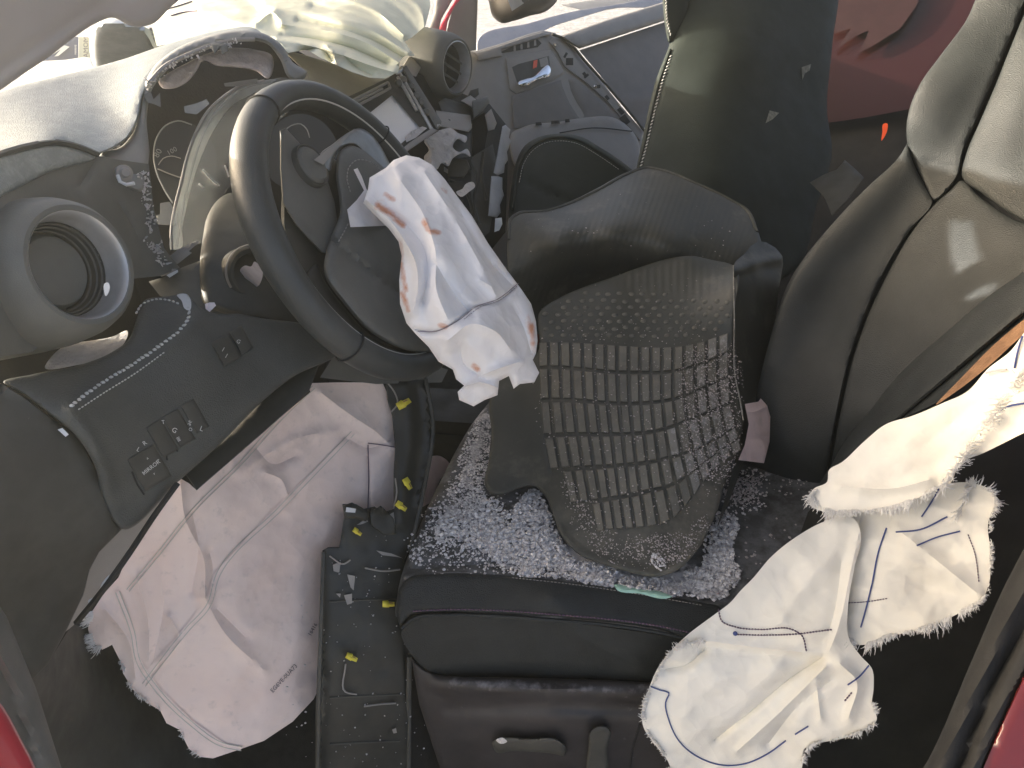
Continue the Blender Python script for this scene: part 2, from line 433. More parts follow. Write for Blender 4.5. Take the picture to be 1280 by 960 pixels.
def sheet(name, outline, depth, m, parent=None, thick=.006, step=7, smooth=True, folds=(), noise=None, bulge=None,
          rnd=None, holes=(), kind=None, sharp=50, backbulge=0.0, extra=None, crumple=None, attr=None):
    """solid piece whose silhouette is the outline; depth = metres from the camera plane at control points.
    rnd=(px,m) rounds the edge, bulge=(px,m) pillows it, folds=[(polyline, m, px)] raise (+) or sink (-) creases."""
    f0 = depth if callable(depth) else rbf(depth)
    ol = (cat if smooth else straight)(outline, True, step)
    fl = [(cat(l, False, 6), a, w) for l, a, w in folds]
    hs = [straight(h, True, step) for h in holes]
    def D(x, y, edge=True):
        x = np.atleast_1d(np.asarray(x, float)); y = np.atleast_1d(np.asarray(y, float))
        d = np.array(f0(x, y), float)
        q = np.c_[x, y]
        for l, a, w in fl:
            s = segdist(q, l)
            d = d - a * (np.exp(-(s / w) ** 2) if crumple is None else .45 * np.exp(-(s / w) ** 2) + .55 * np.exp(-s / (.8 * w)))
        if noise:
            d = d - noise[0] * fbm(x / noise[1], y / noise[1], noise[2] if len(noise) > 2 else 3)
        if crumple:
            d = d - crumple[0] * worley(x, y, crumple[1], crumple[2], crumple[3] if len(crumple) > 3 else 0.0, crumple[4] if len(crumple) > 4 else 1.0)
        if extra is not None:
            d = d - extra(x, y)
        if edge and (bulge or rnd):
            e = segdist(q, ol, True)
            if bulge:
                t = np.clip(1 - e / bulge[0], 0, 1); d = d - bulge[1] * np.sqrt(np.maximum(1 - t * t, 0))
            if rnd:
                t = np.clip(1 - e / rnd[0], 0, 1); d = d + rnd[1] * (1 - np.sqrt(np.maximum(1 - t * t, 0)))
        return d
    lo, hi = ol.min(0), ol.max(0)
    gx, gy = np.meshgrid(np.arange(lo[0], hi[0] + step, step), np.arange(lo[1], hi[1] + step, step * .87))
    gx = gx + (np.arange(gx.shape[0]) % 2)[:, None] * step * .5
    g = np.c_[gx.ravel(), gy.ravel()]
    g = g[inside(g, ol)]
    if len(g):
        g = g[segdist(g, ol, True) > step * .55]
    if rnd and rnd[0] > 1.5:
        # extra rings near the rim so that the rounding is smooth
        nxt = np.roll(ol, -1, 0) - np.roll(ol, 1, 0)
        nn = np.c_[-nxt[:, 1], nxt[:, 0]]; nn /= np.maximum(np.linalg.norm(nn, axis=1), 1e-9)[:, None]
        area = 0.5 * np.sum(ol[:, 0] * np.roll(ol[:, 1], -1) - np.roll(ol[:, 0], -1) * ol[:, 1])
        if area < 0: nn = -nn
        rings = []
        for t in ((.12, .4) if rnd[0] > 4 else (.3,)):
            rr = ol + nn * rnd[0] * t
            rr = rr[inside(rr, ol)]
            if len(rr): rr = rr[segdist(rr, ol, True) > rnd[0] * t * .85]
            if len(rr): rings.append(rr)
        if rings:
            rg = np.vstack(rings)
            if len(g):
                keep = np.ones(len(g), bool)
                for k in range(0, len(g), 2000):
                    keep[k:k+2000] = np.sqrt(((g[k:k+2000, None] - rg[None]) ** 2).sum(2)).min(1) > step * .4
                g = np.vstack([g[keep], rg])
            else: g = rg
    crease = []
    if crumple is not None:
        # real crease lines: the mesh gets vertices and edges along every fold
        for l, a, w in fl:
            s = straight(list(l), False, step)
            ok = inside(s, ol) & (segdist(s, ol, True) > step * .5)
            crease.append((s, ok))
        if len(g) and crease:
            allc = np.vstack([s[ok] for s, ok in crease])
            if len(allc):
                keep = np.ones(len(g), bool)
                for k in range(0, len(g), 2000):
                    keep[k:k+2000] = np.sqrt(((g[k:k+2000, None] - allc[None]) ** 2).sum(2)).min(1) > step * .55
                g = g[keep]
    for h in hs:
        if len(g): g = g[~inside(g, h)]
    pts = ol; edges = [(i, (i + 1) % len(ol)) for i in range(len(ol))]
    for h in hs:
        b = len(pts); pts = np.vstack([pts, h]); edges += [(b + i, b + (i + 1) % len(h)) for i in range(len(h))]
    for s, ok in crease:
        idx = {}
        for i in range(len(s)):
            if ok[i]:
                idx[i] = len(pts) + len(idx)
        if idx:
            pts = np.vstack([pts, s[ok]])
            edges += [(idx[i], idx[i + 1]) for i in idx if i + 1 in idx]
    pts = np.vstack([pts, g]) if len(g) else pts
    vv, ee, ff, *_ = delaunay_2d_cdt([Vector((p[0], -p[1])) for p in pts], edges, [list(range(len(ol)))], 1, 1e-4)
    q = np.array([(v.x, -v.y) for v in vv])
    ff = [list(f) for f in ff]
    if hs:
        cen = np.array([q[f].mean(0) for f in ff])
        bad = np.zeros(len(ff), bool)
        for h in hs: bad |= inside(cen, h)
        ff = [f for f, b in zip(ff, bad) if not b]
    n = len(q)
    d = D(q[:, 0], q[:, 1])
    bk = d + thick
    if rnd: # keep the rim wall from growing
        e = segdist(q, ol, True); t = np.clip(1 - e / rnd[0], 0, 1)
        bk = np.maximum(bk - rnd[1] * (1 - np.sqrt(np.maximum(1 - t * t, 0))), d + .0008)
    if backbulge:
        e = segdist(q, ol, True); t = np.clip(1 - e / bulge[0], 0, 1)
        bk = bk + (bulge[1] + backbulge) * np.sqrt(np.maximum(1 - t * t, 0))
    V = np.vstack([PN(q[:, 0], q[:, 1], d), PN(q[:, 0], q[:, 1], bk)])
    cnt = {}
    for f in ff:
        for a, b in zip(f, f[1:] + f[:1]):
            cnt[(a, b)] = 1
    F = [f for f in ff] + [[i + n for i in reversed(f)] for f in ff]
    for (a, b) in cnt:
        if (b, a) not in cnt: F.append([b, a, a + n, b + n])
    me = mesh(name, V, F, True, sharp)
    if attr is not None:
        at = me.attributes.new('wear', 'FLOAT', 'POINT')
        w = np.clip(attr(q[:, 0], q[:, 1]), 0, 1)
        at.data.foreach_set('value', np.r_[w, w].astype(np.float32))
    o = link(name, me, m, parent, kind)
    FN[o.name] = D
    return o
FN = {}

def tube_geo(pts, rad, seg=8, V=None, F=None, caps=True, flat=1.0):
    V = [] if V is None else V; F = [] if F is None else F
    pts = [np.asarray(p, float) for p in pts]
    n = len(pts)
    rad = [rad] * n if not hasattr(rad, '__len__') else rad
    up = None
    base = len(V)
    for i in range(n):
        t = pts[min(i + 1, n - 1)] - pts[max(i - 1, 0)]
        t = t / max(np.linalg.norm(t), 1e-9)
        if up is None:
            up = np.cross(t, np.array([.31, .77, .55])); 
        up = up - t * np.dot(up, t); up = up / max(np.linalg.norm(up), 1e-9)
        s = np.cross(t, up)
        for k in range(seg):
            a = 2 * math.pi * k / seg
            V.append(pts[i] + rad[i] * (math.cos(a) * up + flat * math.sin(a) * s))
    for i in range(n - 1):
        for k in range(seg):
            a = base + i * seg + k; b = base + i * seg + (k + 1) % seg
            F.append((a, b, b + seg, a + seg))
    if caps:
        F.append(tuple(base + k for k in reversed(range(seg))))
        F.append(tuple(base + (n - 1) * seg + k for k in range(seg)))
    return V, F

def tube(name, pts, rad, m, parent=None, seg=8, kind=None):
    V, F = tube_geo(pts, rad, seg)
    return link(name, mesh(name, V, F), m, parent, kind)

def line(name, px, Dn, r, m, parent=None, off=0.0, seg=6, smooth=True, step=6, kind=None):
    """a cord lying on the piece whose depth function is Dn"""
    q = (cat if smooth else straight)(px, False, step)
    d = Dn(q[:, 0], q[:, 1]) - off
    return tube(name, list(PN(q[:, 0], q[:, 1], d)), r, m, parent, seg, kind)

def stitches(name, px, Dn, m, parent, pitch=6.0, length=3.6, r=.0009, off=.0005, jit=0.0, slant=0.0):
    q = cat(px, False, 1.0)
    s = np.r_[0, np.cumsum(np.linalg.norm(np.diff(q, axis=0), axis=1))]
    V, F = [], []
    t = 0.0
    while t < s[-1] - length:
        a = np.array([np.interp(t, s, q[:, 0]), np.interp(t, s, q[:, 1])])
        b = np.array([np.interp(t + length, s, q[:, 0]), np.interp(t + length, s, q[:, 1])])
        if slant:
            tt = (b - a) / max(np.linalg.norm(b - a), 1e-9); nn = np.array([-tt[1], tt[0]]); a = a - nn * slant; b = b + nn * slant
        pp = np.array([a, (a + b) / 2, b]) + rng.normal(0, 1, (3, 2)) * jit
        d = Dn(pp[:, 0], pp[:, 1]) - off
        d[1] -= r * .6
        tube_geo(list(PN(pp[:, 0], pp[:, 1], d)), [r * .6, r, r * .6], 5, V, F)
        t += pitch * (1 + (rng.random() - .5) * .15)
    return link(name, mesh(name, V, F), m, parent, 'stuff')

def fringe(name, px, Dn, dirs, length, count, m, parent, r=.0002, spread=.5, off=.001, inset=2, dz=.012, curl=6):
    """frayed threads leaving an edge; dirs = pixel direction (one or one per control point)"""
    q = cat(px, False, 1.0)
    s = np.r_[0, np.cumsum(np.linalg.norm(np.diff(q, axis=0), axis=1))]
    V, F = [], []
    dirs = np.atleast_2d(np.array(dirs, float))
    for k in range(int(count * .62)):
        u = rng.random(); u = u + .35 * math.sin(u * s[-1] / 3.2) / max(s[-1], 1) * 3.2
        u = min(max(u, 0), 1)
        a = np.array([np.interp(u * s[-1], s, q[:, 0]), np.interp(u * s[-1], s, q[:, 1])])
        if math.sin(u * s[-1] / 9.0 + 1.7) + .8 * math.sin(u * s[-1] / 4.1) + rng.normal(0, .5) < -.35: continue
        if len(dirs) > 1:
            kk = u * (len(dirs) - 1); i = min(int(kk), len(dirs) - 2); dv = dirs[i] * (1 - kk + i) + dirs[i + 1] * (kk - i)
        else: dv = dirs[0]
        dv = dv / np.linalg.norm(dv)
        clump = math.sin(u * s[-1] / 5.0 + 2 * math.sin(u * s[-1] / 11.0)) * .35
        ang = rng.normal(0, spread * .75) + clump * .8
        dv = np.array([dv[0] * math.cos(ang) - dv[1] * math.sin(ang), dv[0] * math.sin(ang) + dv[1] * math.cos(ang)])
        Lp = length * (.25 + .55 * rng.random() + (.5 if rng.random() < .06 else 0)) * (.75 + .35 * math.sin(u * s[-1] / 17.0))
        a = a - dv * inset * rng.random() * 2
        nrm = np.array([-dv[1], dv[0]])
        cu = rng.normal(0, curl) * .35
        d0 = float(Dn(a[:1], a[1:])[0]) - off
        pts = []
        dd = rng.normal(0, dz * .5)
        for t in (0, .35, .7, 1.0):
            p = a + dv * Lp * t + nrm * cu * t * t
            pts.append(P(p[0], p[1], d0 - .003 * math.sin(t * 3) + dd * t * t))
        tube_geo(pts, [r, r, r * .9, r * .4], 3, V, F, caps=False)
    return link(name, mesh(name, V, F, True, None), m, parent, 'stuff')

def lathe(name, c, axis, prof, m, parent=None, seg=40, sx=1.0, xdir=None, kind=None, a0=0, a1=2 * math.pi):
    """profile (radius, height along axis)"""
    ax = np.asarray(axis, float); ax = ax / np.linalg.norm(ax)
    x = np.asarray(xdir if xdir is not None else U_, float); x = x - ax * np.dot(x, ax); x /= np.linalg.norm(x)
    y = np.cross(ax, x)
    full = abs(a1 - a0 - 2 * math.pi) < 1e-6
    ns = seg if full else seg + 1
    V, F = [], []
    for r, h in prof:
        for k in range(ns):
            a = a0 + (a1 - a0) * k / seg
            V.append(np.asarray(c) + ax * h + r * (math.cos(a) * x * sx + math.sin(a) * y))
    for i in range(len(prof) - 1):
        for k in range(seg):
            a = i * ns + k; b = i * ns + (k + 1) % ns
            F.append((a, b, b + ns, a + ns))
    return link(name, mesh(name, V, F, True, 35), m, parent, kind)

def text(name, s, px, py, ang, size_px, Dn, m, parent, off=.0006, depth=.0002, sxs=1.0):
    """flat print at a pixel on a piece; ang in degrees, counter-clockwise in the picture"""
    cu = bpy.data.curves.new(name, 'FONT')
    cu.body = s; cu.align_x = 'CENTER'; cu.align_y = 'CENTER'; cu.size = 1.0; cu.extrude = 0.0
    cu.resolution_u = 2
    to = bpy.data.objects.new(name, cu)
    COL.objects.link(to)
    dg = bpy.context.evaluated_depsgraph_get()
    me0 = bpy.data.meshes.new_from_object(to.evaluated_get(dg))
    V = np.array([v.co[:] for v in me0.vertices]); F = [list(p.vertices) for p in me0.polygons]
    bpy.data.objects.remove(to); bpy.data.curves.remove(cu); bpy.data.meshes.remove(me0)
    a = math.radians(ang)
    x = V[:, 0] * size_px * sxs; y = V[:, 1] * size_px
    qx = px + x * math.cos(a) - y * math.sin(a); qy = py - (x * math.sin(a) + y * math.cos(a))
    d = Dn(qx, qy) - off
    return link(name, mesh(name, PN(qx, qy, d), F, False), m, parent)

def box(name, lo, hi, m, parent=None, bev=.004):
    import bmesh
    bm = bmesh.new()
    bmesh.ops.create_cube(bm, size=1)
    for v in bm.verts:
        v.co = Vector([(lo[i] + hi[i]) / 2 + v.co[i] * (hi[i] - lo[i]) for i in range(3)])
    if bev: bmesh.ops.bevel(bm, geom=bm.edges[:], offset=bev, segments=2, affect='EDGES')
    me = bpy.data.meshes.new(name); bm.to_mesh(me); bm.free()
    return link(name, me, m, parent)

#==BUILD==
# ================================================================== the setting
def slab(name, x0, x1, y0, y1, z, m, th=.02):
    V = [(x0, y0, z), (x1, y0, z), (x1, y1, z), (x0, y1, z), (x0, y0, z - th), (x1, y0, z - th), (x1, y1, z - th), (x0, y1, z - th)]
    F = [(0, 1, 2, 3), (7, 6, 5, 4), (0, 4, 5, 1), (1, 5, 6, 2), (2, 6, 7, 3), (3, 7, 4, 0)]
    return link(name, mesh(name, V, F, False), m)
g = slab('ground', -15, 15, -15, 15, 0.0, 'ground', .5); g['kind'] = 'structure'
fl = slab('car_floor', -1.15, 1.9, .36, 1.98, 0.33, 'carpet', .06); fl['kind'] = 'structure'

# car shell: roof, scuttle, sills and the pillar trims that the photograph cuts
body = thing('car_body', 'red car body with grey pillar trim framing the open driver doorway', 'car', (0.3, 1.15, 0))
box('roof', (-.10, .42, 1.66), (1.9, 1.90, 1.70), 'red', body, .015)
box('roof_lining', (-.08, .45, 1.64), (1.88, 1.87, 1.655), 'pillar', body, .004)
box('rear_bulkhead', (1.86, .40, .30), (1.92, 1.95, 1.64), 'black', body, .004)
box('bonnet', (-2.2, .35, .86), (-1.05, 1.95, .92), 'red', body, .02)
box('front_bulkhead', (-1.14, .38, .30), (-.80, 1.95, 1.10), 'black', body, .02)
box('dash_sun_block', (-.80, 1.15, .55), (-.47, 1.88, 1.13), 'black', body, .03)  # unseen box added to stop sun leaking past the dash
box('near_wing', (-1.14, .35, .30), (-.64, .43, 1.08), 'red', body, .02)
box('far_wing', (-1.14, 1.92, .30), (-.48, 1.98, 1.04), 'red', body, .02)
box('near_side', (.44, .34, .33), (1.9, .40, 1.12), 'red', body, .02)
box('near_rear_pillar', (.46, .40, 1.12), (.70, .46, 1.66), 'pillar', body, .02)
box('near_cant_rail', (-.08, .40, 1.54), (1.88, .46, 1.66), 'pillar', body, .02)
box('far_cant_rail', (-.08, 1.86, 1.54), (1.88, 1.92, 1.66), 'pillar', body, .02)
box('far_sill', (-1.0, 1.93, .28), (1.9, 2.01, .42), 'red', body, .012)
box('near_sill', (-1.0, .24, .26), (1.9, .34, .33), 'red', body, .015)

# driver's A pillar, top left
A = sheet('pillar_trim', [(-30, -30), (262, -30), (232, -6), (214, 8), (190, 30), (165, 33), (140, 22), (118, 30), (95, 45), (60, 72), (30, 92), (0, 113), (-30, 132)],
      [(-30, 120, .52), (0, 0, .50), (120, 20, .60), (220, -10, .68), (60, 70, .56)], 'pillar', body, .03, 5, rnd=(9, .010),
      folds=[([(-30, 108), (60, 48), (120, 10), (180, -30)], -.003, 9), ([(128, 16), (150, 6), (166, -10)], -.002, 6)])
# near B pillar with seal, bottom right, and its red paint
B = sheet('door_seal', [(1300, 655), (1300, 800), (1262, 880), (1225, 965), (1218, 985), (1140, 985), (1160, 950), (1215, 825), (1262, 720)],
      [(1280, 700, .62), (1200, 900, .60), (1160, 960, .60)], 'black', body, .05, 9, rnd=(10, .01),
      folds=[([(1300, 742), (1240, 860), (1190, 985)], -.008, 5), ([(1300, 690), (1215, 870), (1165, 985)], .006, 10)])
sheet('body_paint', [(1305, 790), (1305, 985), (1216, 985), (1245, 918)], [(1300, 800, .585), (1220, 980, .58), (1300, 980, .57)], 'red', body, .03, 10, smooth=False, rnd=(6, .006))
# front door jamb, bottom left
J = sheet('door_jamb', [(-30, 715), (8, 770), (45, 860), (85, 985), (-30, 985)], [(-30, 740, .55), (50, 900, .62), (-30, 980, .52), (80, 980, .64)], 'plastic', body, .05, 10,
      smooth=False, rnd=(10, .01), folds=[([(-30, 790), (15, 870), (52, 985)], -.010, 6)])
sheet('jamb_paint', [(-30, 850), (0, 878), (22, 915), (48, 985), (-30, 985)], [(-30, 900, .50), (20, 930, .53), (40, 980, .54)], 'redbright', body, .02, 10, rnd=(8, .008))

# ================================================================== what shows outside
def outside_panel(name, outline, D, m, label, cat_, th=.03, **k):
    o = sheet(name, outline, D, m, None, th, 6, **k)
    return tag(o, label, cat_)
ND = rbf([(60, 90, 4.6), (110, 45, 4.6), (130, 80, 4.6)])
nb = thing('display_board', 'navy board with pale arrow mark and cream lettered strip beyond the dashboard', 'sign', P(85, 80, 4.6))
sheet('board', [(45, 42), (98, 46), (98, 74), (40, 77)], ND, 'navy', nb, .04, 8, smooth=False)
sheet('lettered_strip', [(98.6, 46), (117, 48), (122, 74), (98.6, 75)], ND, 'boardcream', nb, .04, 8, smooth=False)
ar = sheet('arrow_mark', [(64, 66), (79, 56), (87, 58.5), (73, 70), (68, 70.5), (76, 62), (66, 68)], lambda x, y: ND(x, y) - .02, 'boardwhite', nb, .015, 4, smooth=False)
text('lettering', 'VAMOM', 107.5, 61.5, 90, 8.5, ND, 'ink', nb, .012)
text('small_lettering', 'MARINE', 94.5, 62, 90, 3.4, ND, 'boardwhite', nb, .012)
kb = thing('snow_bank', 'low bank of white snow with pale green stones below navy board', 'snow', P(60, 95, 4.4))
sheet('snow', [(20, 90), (45, 80), (80, 75), (120, 76), (125, 95), (60, 110), (20, 112)], [(20, 90, 4.45), (120, 76, 4.45), (60, 110, 4.2)], 'boardwhite', kb, .3, 8, noise=(.05, 14, 5))
mh = thing('mirror_housing', 'pale grey rounded mirror housing beyond the frosted dashboard', 'mirror', P(160, 70, 1.35))
sheet('housing', [(112, 60), (114, 40), (122, 29), (140, 25), (170, 30), (185, 36), (195, 52), (198, 70), (160, 80), (118, 82)],
      [(112, 60, 1.36), (160, 40, 1.30), (198, 60, 1.38)], 'housing', mh, .08, 5, bulge=(14, .03))
sheet('cap_band', [(178, 34), (186, 36), (200, 58), (196, 62), (186, 48)], [(186, 46, 1.28)], 'boardcream', mh, .01, 5)
sheet('edge_band', [(187, 34), (192, 36), (206, 56), (201, 62), (190, 44)], [(196, 46, 1.28)], 'greydark', mh, .02, 5)

# passenger window: ground beyond, rail and mirror
tag(sheet('roadside_rail', [(596, 55), (664, 28), (704, 17), (812, -4), (840, -14), (840, -6), (760, 12), (700, 30), (596, 62)],
      [(596, 58, 2.6), (840, -10, 3.4), (700, 24, 2.95)], 'wood', None, .06, 6, rnd=(2, .01)), 'grey metal rail lying outside the passenger window', 'rail')
tag(sheet('timber_beam', [(700, 6), (770, -4), (850, -22), (850, -4), (740, 16)], [(700, 8, 4.6), (850, -10, 5.2), (740, 14, 4.6)], 'grey', None, .2, 8, smooth=False, rnd=(2, .02)),
    'dark grey timber beam on the ground outside passenger window', 'beam')
mr = thing('wing_mirror', 'brown black passenger wing mirror seen through the open window', 'mirror', P(655, 40, 1.75))
sheet('housing', [(606, -20), (611, 2), (617, 22), (627, 29), (641, 26.5), (662, 20), (681, 15), (697, 0), (702, -20)],
      [(606, 0, 1.78), (655, 0, 1.74), (700, 0, 1.80), (640, 26, 1.77)], 'mirror', mr, .07, 5, bulge=(14, .02))
sheet('mirror_glass', [(628, -18), (634, -2), (640, 14), (652, 6), (664, -2), (668, -18)], [(640, 0, 1.715), (660, -10, 1.718), (634, 14, 1.72)], 'silver', mr, .003, 5, smooth=False)
lathe('screw', P(659, 5, 1.735), camvec(0, 0, -1, 659, 5), [(.0001, .003), (.004, .003), (.004, -.01)], 'mark', mr, 10)

# red panel behind the passenger seat
rp = thing('rear_passenger_door', 'glossy red panel with painted shade and reflections behind the passenger seat', 'car door', P(1090, 330, 2.1))
RD = rbf([(980, 160, 2.05), (1140, 140, 1.95), (1200, -40, 2.0), (1000, -40, 2.12)])
sheet('red_panel', [(960, 164), (1010, 157), (1080, 147), (1150, 134), (1260, 116), (1260, -30), (960, -30)], RD, 'shaded_red', rp, .02, 12, smooth=False)
sheet('inner_panel', [(940, 150), (1010, 143), (1080, 133), (1150, 120), (1260, 102), (1260, 640), (940, 640)], lambda x, y: RD(x, y) + .03 - (y - 160) * .0006, 'black', rp, .02, 24, smooth=False)
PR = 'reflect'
sheet('painted_reflection', [(1046, -30), (1043, 42), (1064, 35), (1047, 60), (1070, 45), (1086, 38), (1080, 53), (1073, 66), (1090, 58), (1125, 36), (1145, 8), (1160, -30)],
      lambda x, y: RD(x, y) - .02, PR, rp, .006, 7, smooth=False)  # reflection in the red paint, built as a separate coloured piece
sheet('latch', [(1104, 155), (1109, 154), (1109, 163), (1105, 172), (1102, 176), (1103, 165)], lambda x, y: RD(x, y) - .01, 'orange', rp, .006, 3)

# ================================================================== passenger door (swung open)
dr = thing('passenger_door', 'grey inner trim of the open passenger door with stripped armrest bracket', 'car door', P(690, 300, 2.0))
DD = rbf([(575, 70, 1.82), (700, 45, 2.02), (830, 10, 2.24), (640, 180, 1.88), (800, 170, 2.12)])
sheet('door_trim', [(556, 60), (594, 64), (622, 56), (660, 43), (678, 38), (694, 41), (705, 50), (722, 64), (803, 166), (806, 185), (800, 400), (590, 400), (580, 170), (560, 110)],
      DD, 'grey', dr, .05, 8, smooth=False, rnd=(5, .008), folds=[([(629, 74), (634, 110), (640, 160)], -.006, 2)])
sheet('mirror_sail', [(575, -20), (598, -20), (595, 63), (571, 65), (556, 48), (563, 20)], [(575, 0, 1.78), (595, 60, 1.80), (560, 50, 1.76)], 'grey', dr, .02, 6, smooth=False, rnd=(3, .004))
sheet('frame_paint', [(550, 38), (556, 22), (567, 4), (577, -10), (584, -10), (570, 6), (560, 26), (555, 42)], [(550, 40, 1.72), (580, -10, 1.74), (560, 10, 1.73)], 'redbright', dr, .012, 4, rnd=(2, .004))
sheet('frame_seal', [(536, 45), (541, 20), (552, -15), (572, -15), (562, 6), (551, 26), (546, 46)], [(540, 40, 1.74), (570, -10, 1.76), (550, 10, 1.75)], 'greydark', dr, .03, 5, rnd=(4, .008))
sheet('belt_pad', [(700, 45), (760, 24), (828, 3), (860, -8), (860, 16), (830, 26), (770, 46), (724, 61), (712, 54)], lambda x, y: DD(x, y) - .03, 'grey', dr, .06, 6, smooth=False, rnd=(6, .02))
sheet('front_belt_pad', [(594, 66), (622, 58), (660, 45), (678, 40), (688, 43), (660, 52), (626, 62), (628, 70), (598, 76)], lambda x, y: DD(x, y) - .012, 'grey', dr, .03, 4, smooth=False, rnd=(3, .006))
sheet('fabric_panel', [(724, 63), (772, 47), (860, 18), (860, 150), (812, 160), (803, 160), (770, 118)], lambda x, y: DD(x, y) + .012, 'greydark', dr, .03, 9, smooth=False,
      folds=[([(780, 130), (830, 118)], .012, 8)])
BR = lambda x, y: DD(x, y) - .008
sheet('armrest_bracket', [(692, 46), (702, 50), (716, 62), (726, 76), (806, 166), (800, 176), (790, 164), (760, 128), (733, 104), (706, 84), (697, 66), (686, 52)], BR, 'grey', dr, .02, 5, smooth=False, rnd=(2.5, .004))
tube('bracket_edge', [P(a, b, float(BR(np.array([a]), np.array([b]))[0]) - .006) for a, b in [(690, 43), (703, 47), (718, 60), (730, 75), (756, 104), (782, 134), (806, 164)]], .0035, 'plastic2', dr)
for (a, b, w, h, an) in [(707, 69, 3, 7, 30), (712, 77, 9, 9, 0), (731, 93, 4, 6, -40), (733, 95, 7, 3, -40), (759, 122, 4, 6, -40), (776, 139, 5, 9, -40), (781, 150, 9, 12, -35), (748, 108, 5, 4, 0)]:
    c, s = math.cos(math.radians(an)), math.sin(math.radians(an))
    sheet('bracket_slot', [(a + x * c - y * s, b + x * s + y * c) for x, y in ((-w/2, -h/2), (w/2, -h/2), (w/2, h/2), (-w/2, h/2))], lambda x, y: BR(x, y) - .0012, 'black', dr, .001, 4, smooth=False)
for a, b in [(694, 56), (744, 108)]:
    lathe('rivet', P(a, b, float(BR(np.array([a]), np.array([b]))[0]) - .004), camvec(0, .1, -1, a, b), [(.0001, .004), (.004, .003), (.0055, 0), (.0055, -.006)], 'chrome', dr, 12)
sheet('grille_slot', [(624, 66), (640, 58), (672, 49), (677, 54), (672, 59), (630, 66)], lambda x, y: DD(x, y) - .0016, 'black', dr, .001, 4, smooth=False)
for k in range(4):
    x0 = 642 + k * 8.5; y0 = 61 - k * 2.4
    sheet('grille_bar', [(x0, y0 - 4), (x0 + 2.5, y0 - 5), (x0 + 3, y0 + 3), (x0, y0 + 3.5)], lambda x, y: DD(x, y) - .003, 'grey', dr, .002, 4, smooth=False)
sheet('handle_surround', [(632, 72), (688, 62), (700, 80), (706, 92), (690, 101), (645, 118), (637, 112)], lambda x, y: DD(x, y) - .004, 'grey', dr, .006, 5, rnd=(3, .004), smooth=False)
hr = sheet('handle_recess', [(640, 84), (648, 80), (686, 70), (689, 92), (676, 98), (652, 108), (646, 102)], lambda x, y: DD(x, y) - .0052, 'plastic2', dr, .001, 4, smooth=False)
sheet('lock_flag', [(667, 76), (672, 74.5), (671, 84), (666, 86)], lambda x, y: DD(x, y) - .008, 'orange', dr, .002, 3, smooth=False)
sheet('lock_knob', [(674, 74), (684, 71), (686, 81), (676, 84)], lambda x, y: DD(x, y) - .009, 'grey', dr, .003, 3, smooth=False)
sheet('door_handle', [(647, 103), (655, 99), (668, 95), (676, 87), (686, 81), (688.5, 84), (688, 94), (672, 100), (653, 108), (648, 107)], lambda x, y: DD(x, y) - .028, 'chrome', dr, .014, 3, rnd=(3, .006))
sheet('pocket_wall', [(640, 120), (700, 100), (720, 98), (745, 120), (782, 152), (740, 150), (650, 162), (642, 160)], lambda x, y: DD(x, y) - .006, 'greydark', dr, .004, 6, smooth=False, rnd=(3, .003),
      folds=[([(706, 102), (712, 120), (726, 144)], -.012, 5)])
sheet('armrest', [(640, 166), (656, 158), (700, 152), (730, 147), (770, 148), (796, 172), (800, 200), (640, 200)], lambda x, y: DD(x, y) - .04 - .0006 * np.maximum(y - 160, 0), 'grey', dr, .05, 6, rnd=(5, .015))
for a, b, w in [(673, 155, 7), (694, 153, 10), (709, 151, 5)]:
    sheet('switch_slot', [(a - w / 2, b - 2), (a + w / 2, b - 2.5), (a + w / 2 + 1, b + 1.5), (a - w / 2, b + 2)], lambda x, y: DD(x, y) - .046, 'black', dr, .004, 3, smooth=False)
line('armrest_seam', [(700, 166), (740, 160), (790, 164)], lambda x, y: DD(x, y) - .048, .0015, 'black', dr)

# ================================================================== dashboard
ds = thing('dashboard', 'dusty black stripped dashboard with frosted pale top on the driver side', 'dashboard', P(300, 560, 1.0))
PADD = rbf([(-20, 130, .80), (0, 200, .64), (60, 178, .68), (125, 192, .74), (60, 120, .86), (150, 80, 1.0), (165, 160, .80), (240, 48, 1.04), (180, 110, .88), (330, 38, 1.06)])
sheet('top_pad', [(-30, 126), (0, 114), (60, 98), (110, 86), (160, 72), (200, 58), (240, 46), (280, 37), (320, 36), (330, 44), (270, 52), (225, 68), (195, 90), (178, 120), (172, 150), (160, 172), (140, 186), (124, 192), (100, 184), (70, 177), (30, 183), (-30, 205)],
      PADD, 'leather_frost', ds, .04, 6, rnd=(6, .012), noise=(.002, 30, 4))
# instrument hood
HD = rbf([(160, 190, .80), (172, 130, .86), (205, 80, .92), (260, 50, .97), (330, 44, 1.0), (375, 100, 1.03)])
sheet('instrument_hood', [(126, 192), (150, 184), (166, 166), (173, 140), (178, 112), (192, 84), (215, 64), (250, 48), (295, 38), (330, 42), (352, 56), (366, 78), (384, 92), (376, 102), (362, 98), (350, 74), (335, 56), (300, 50), (262, 60), (226, 74), (205, 92), (190, 112), (184, 140), (186, 200), (176, 240), (150, 230), (120, 205)],
      HD, 'hood', ds, .07, 6, rnd=(9, .016))
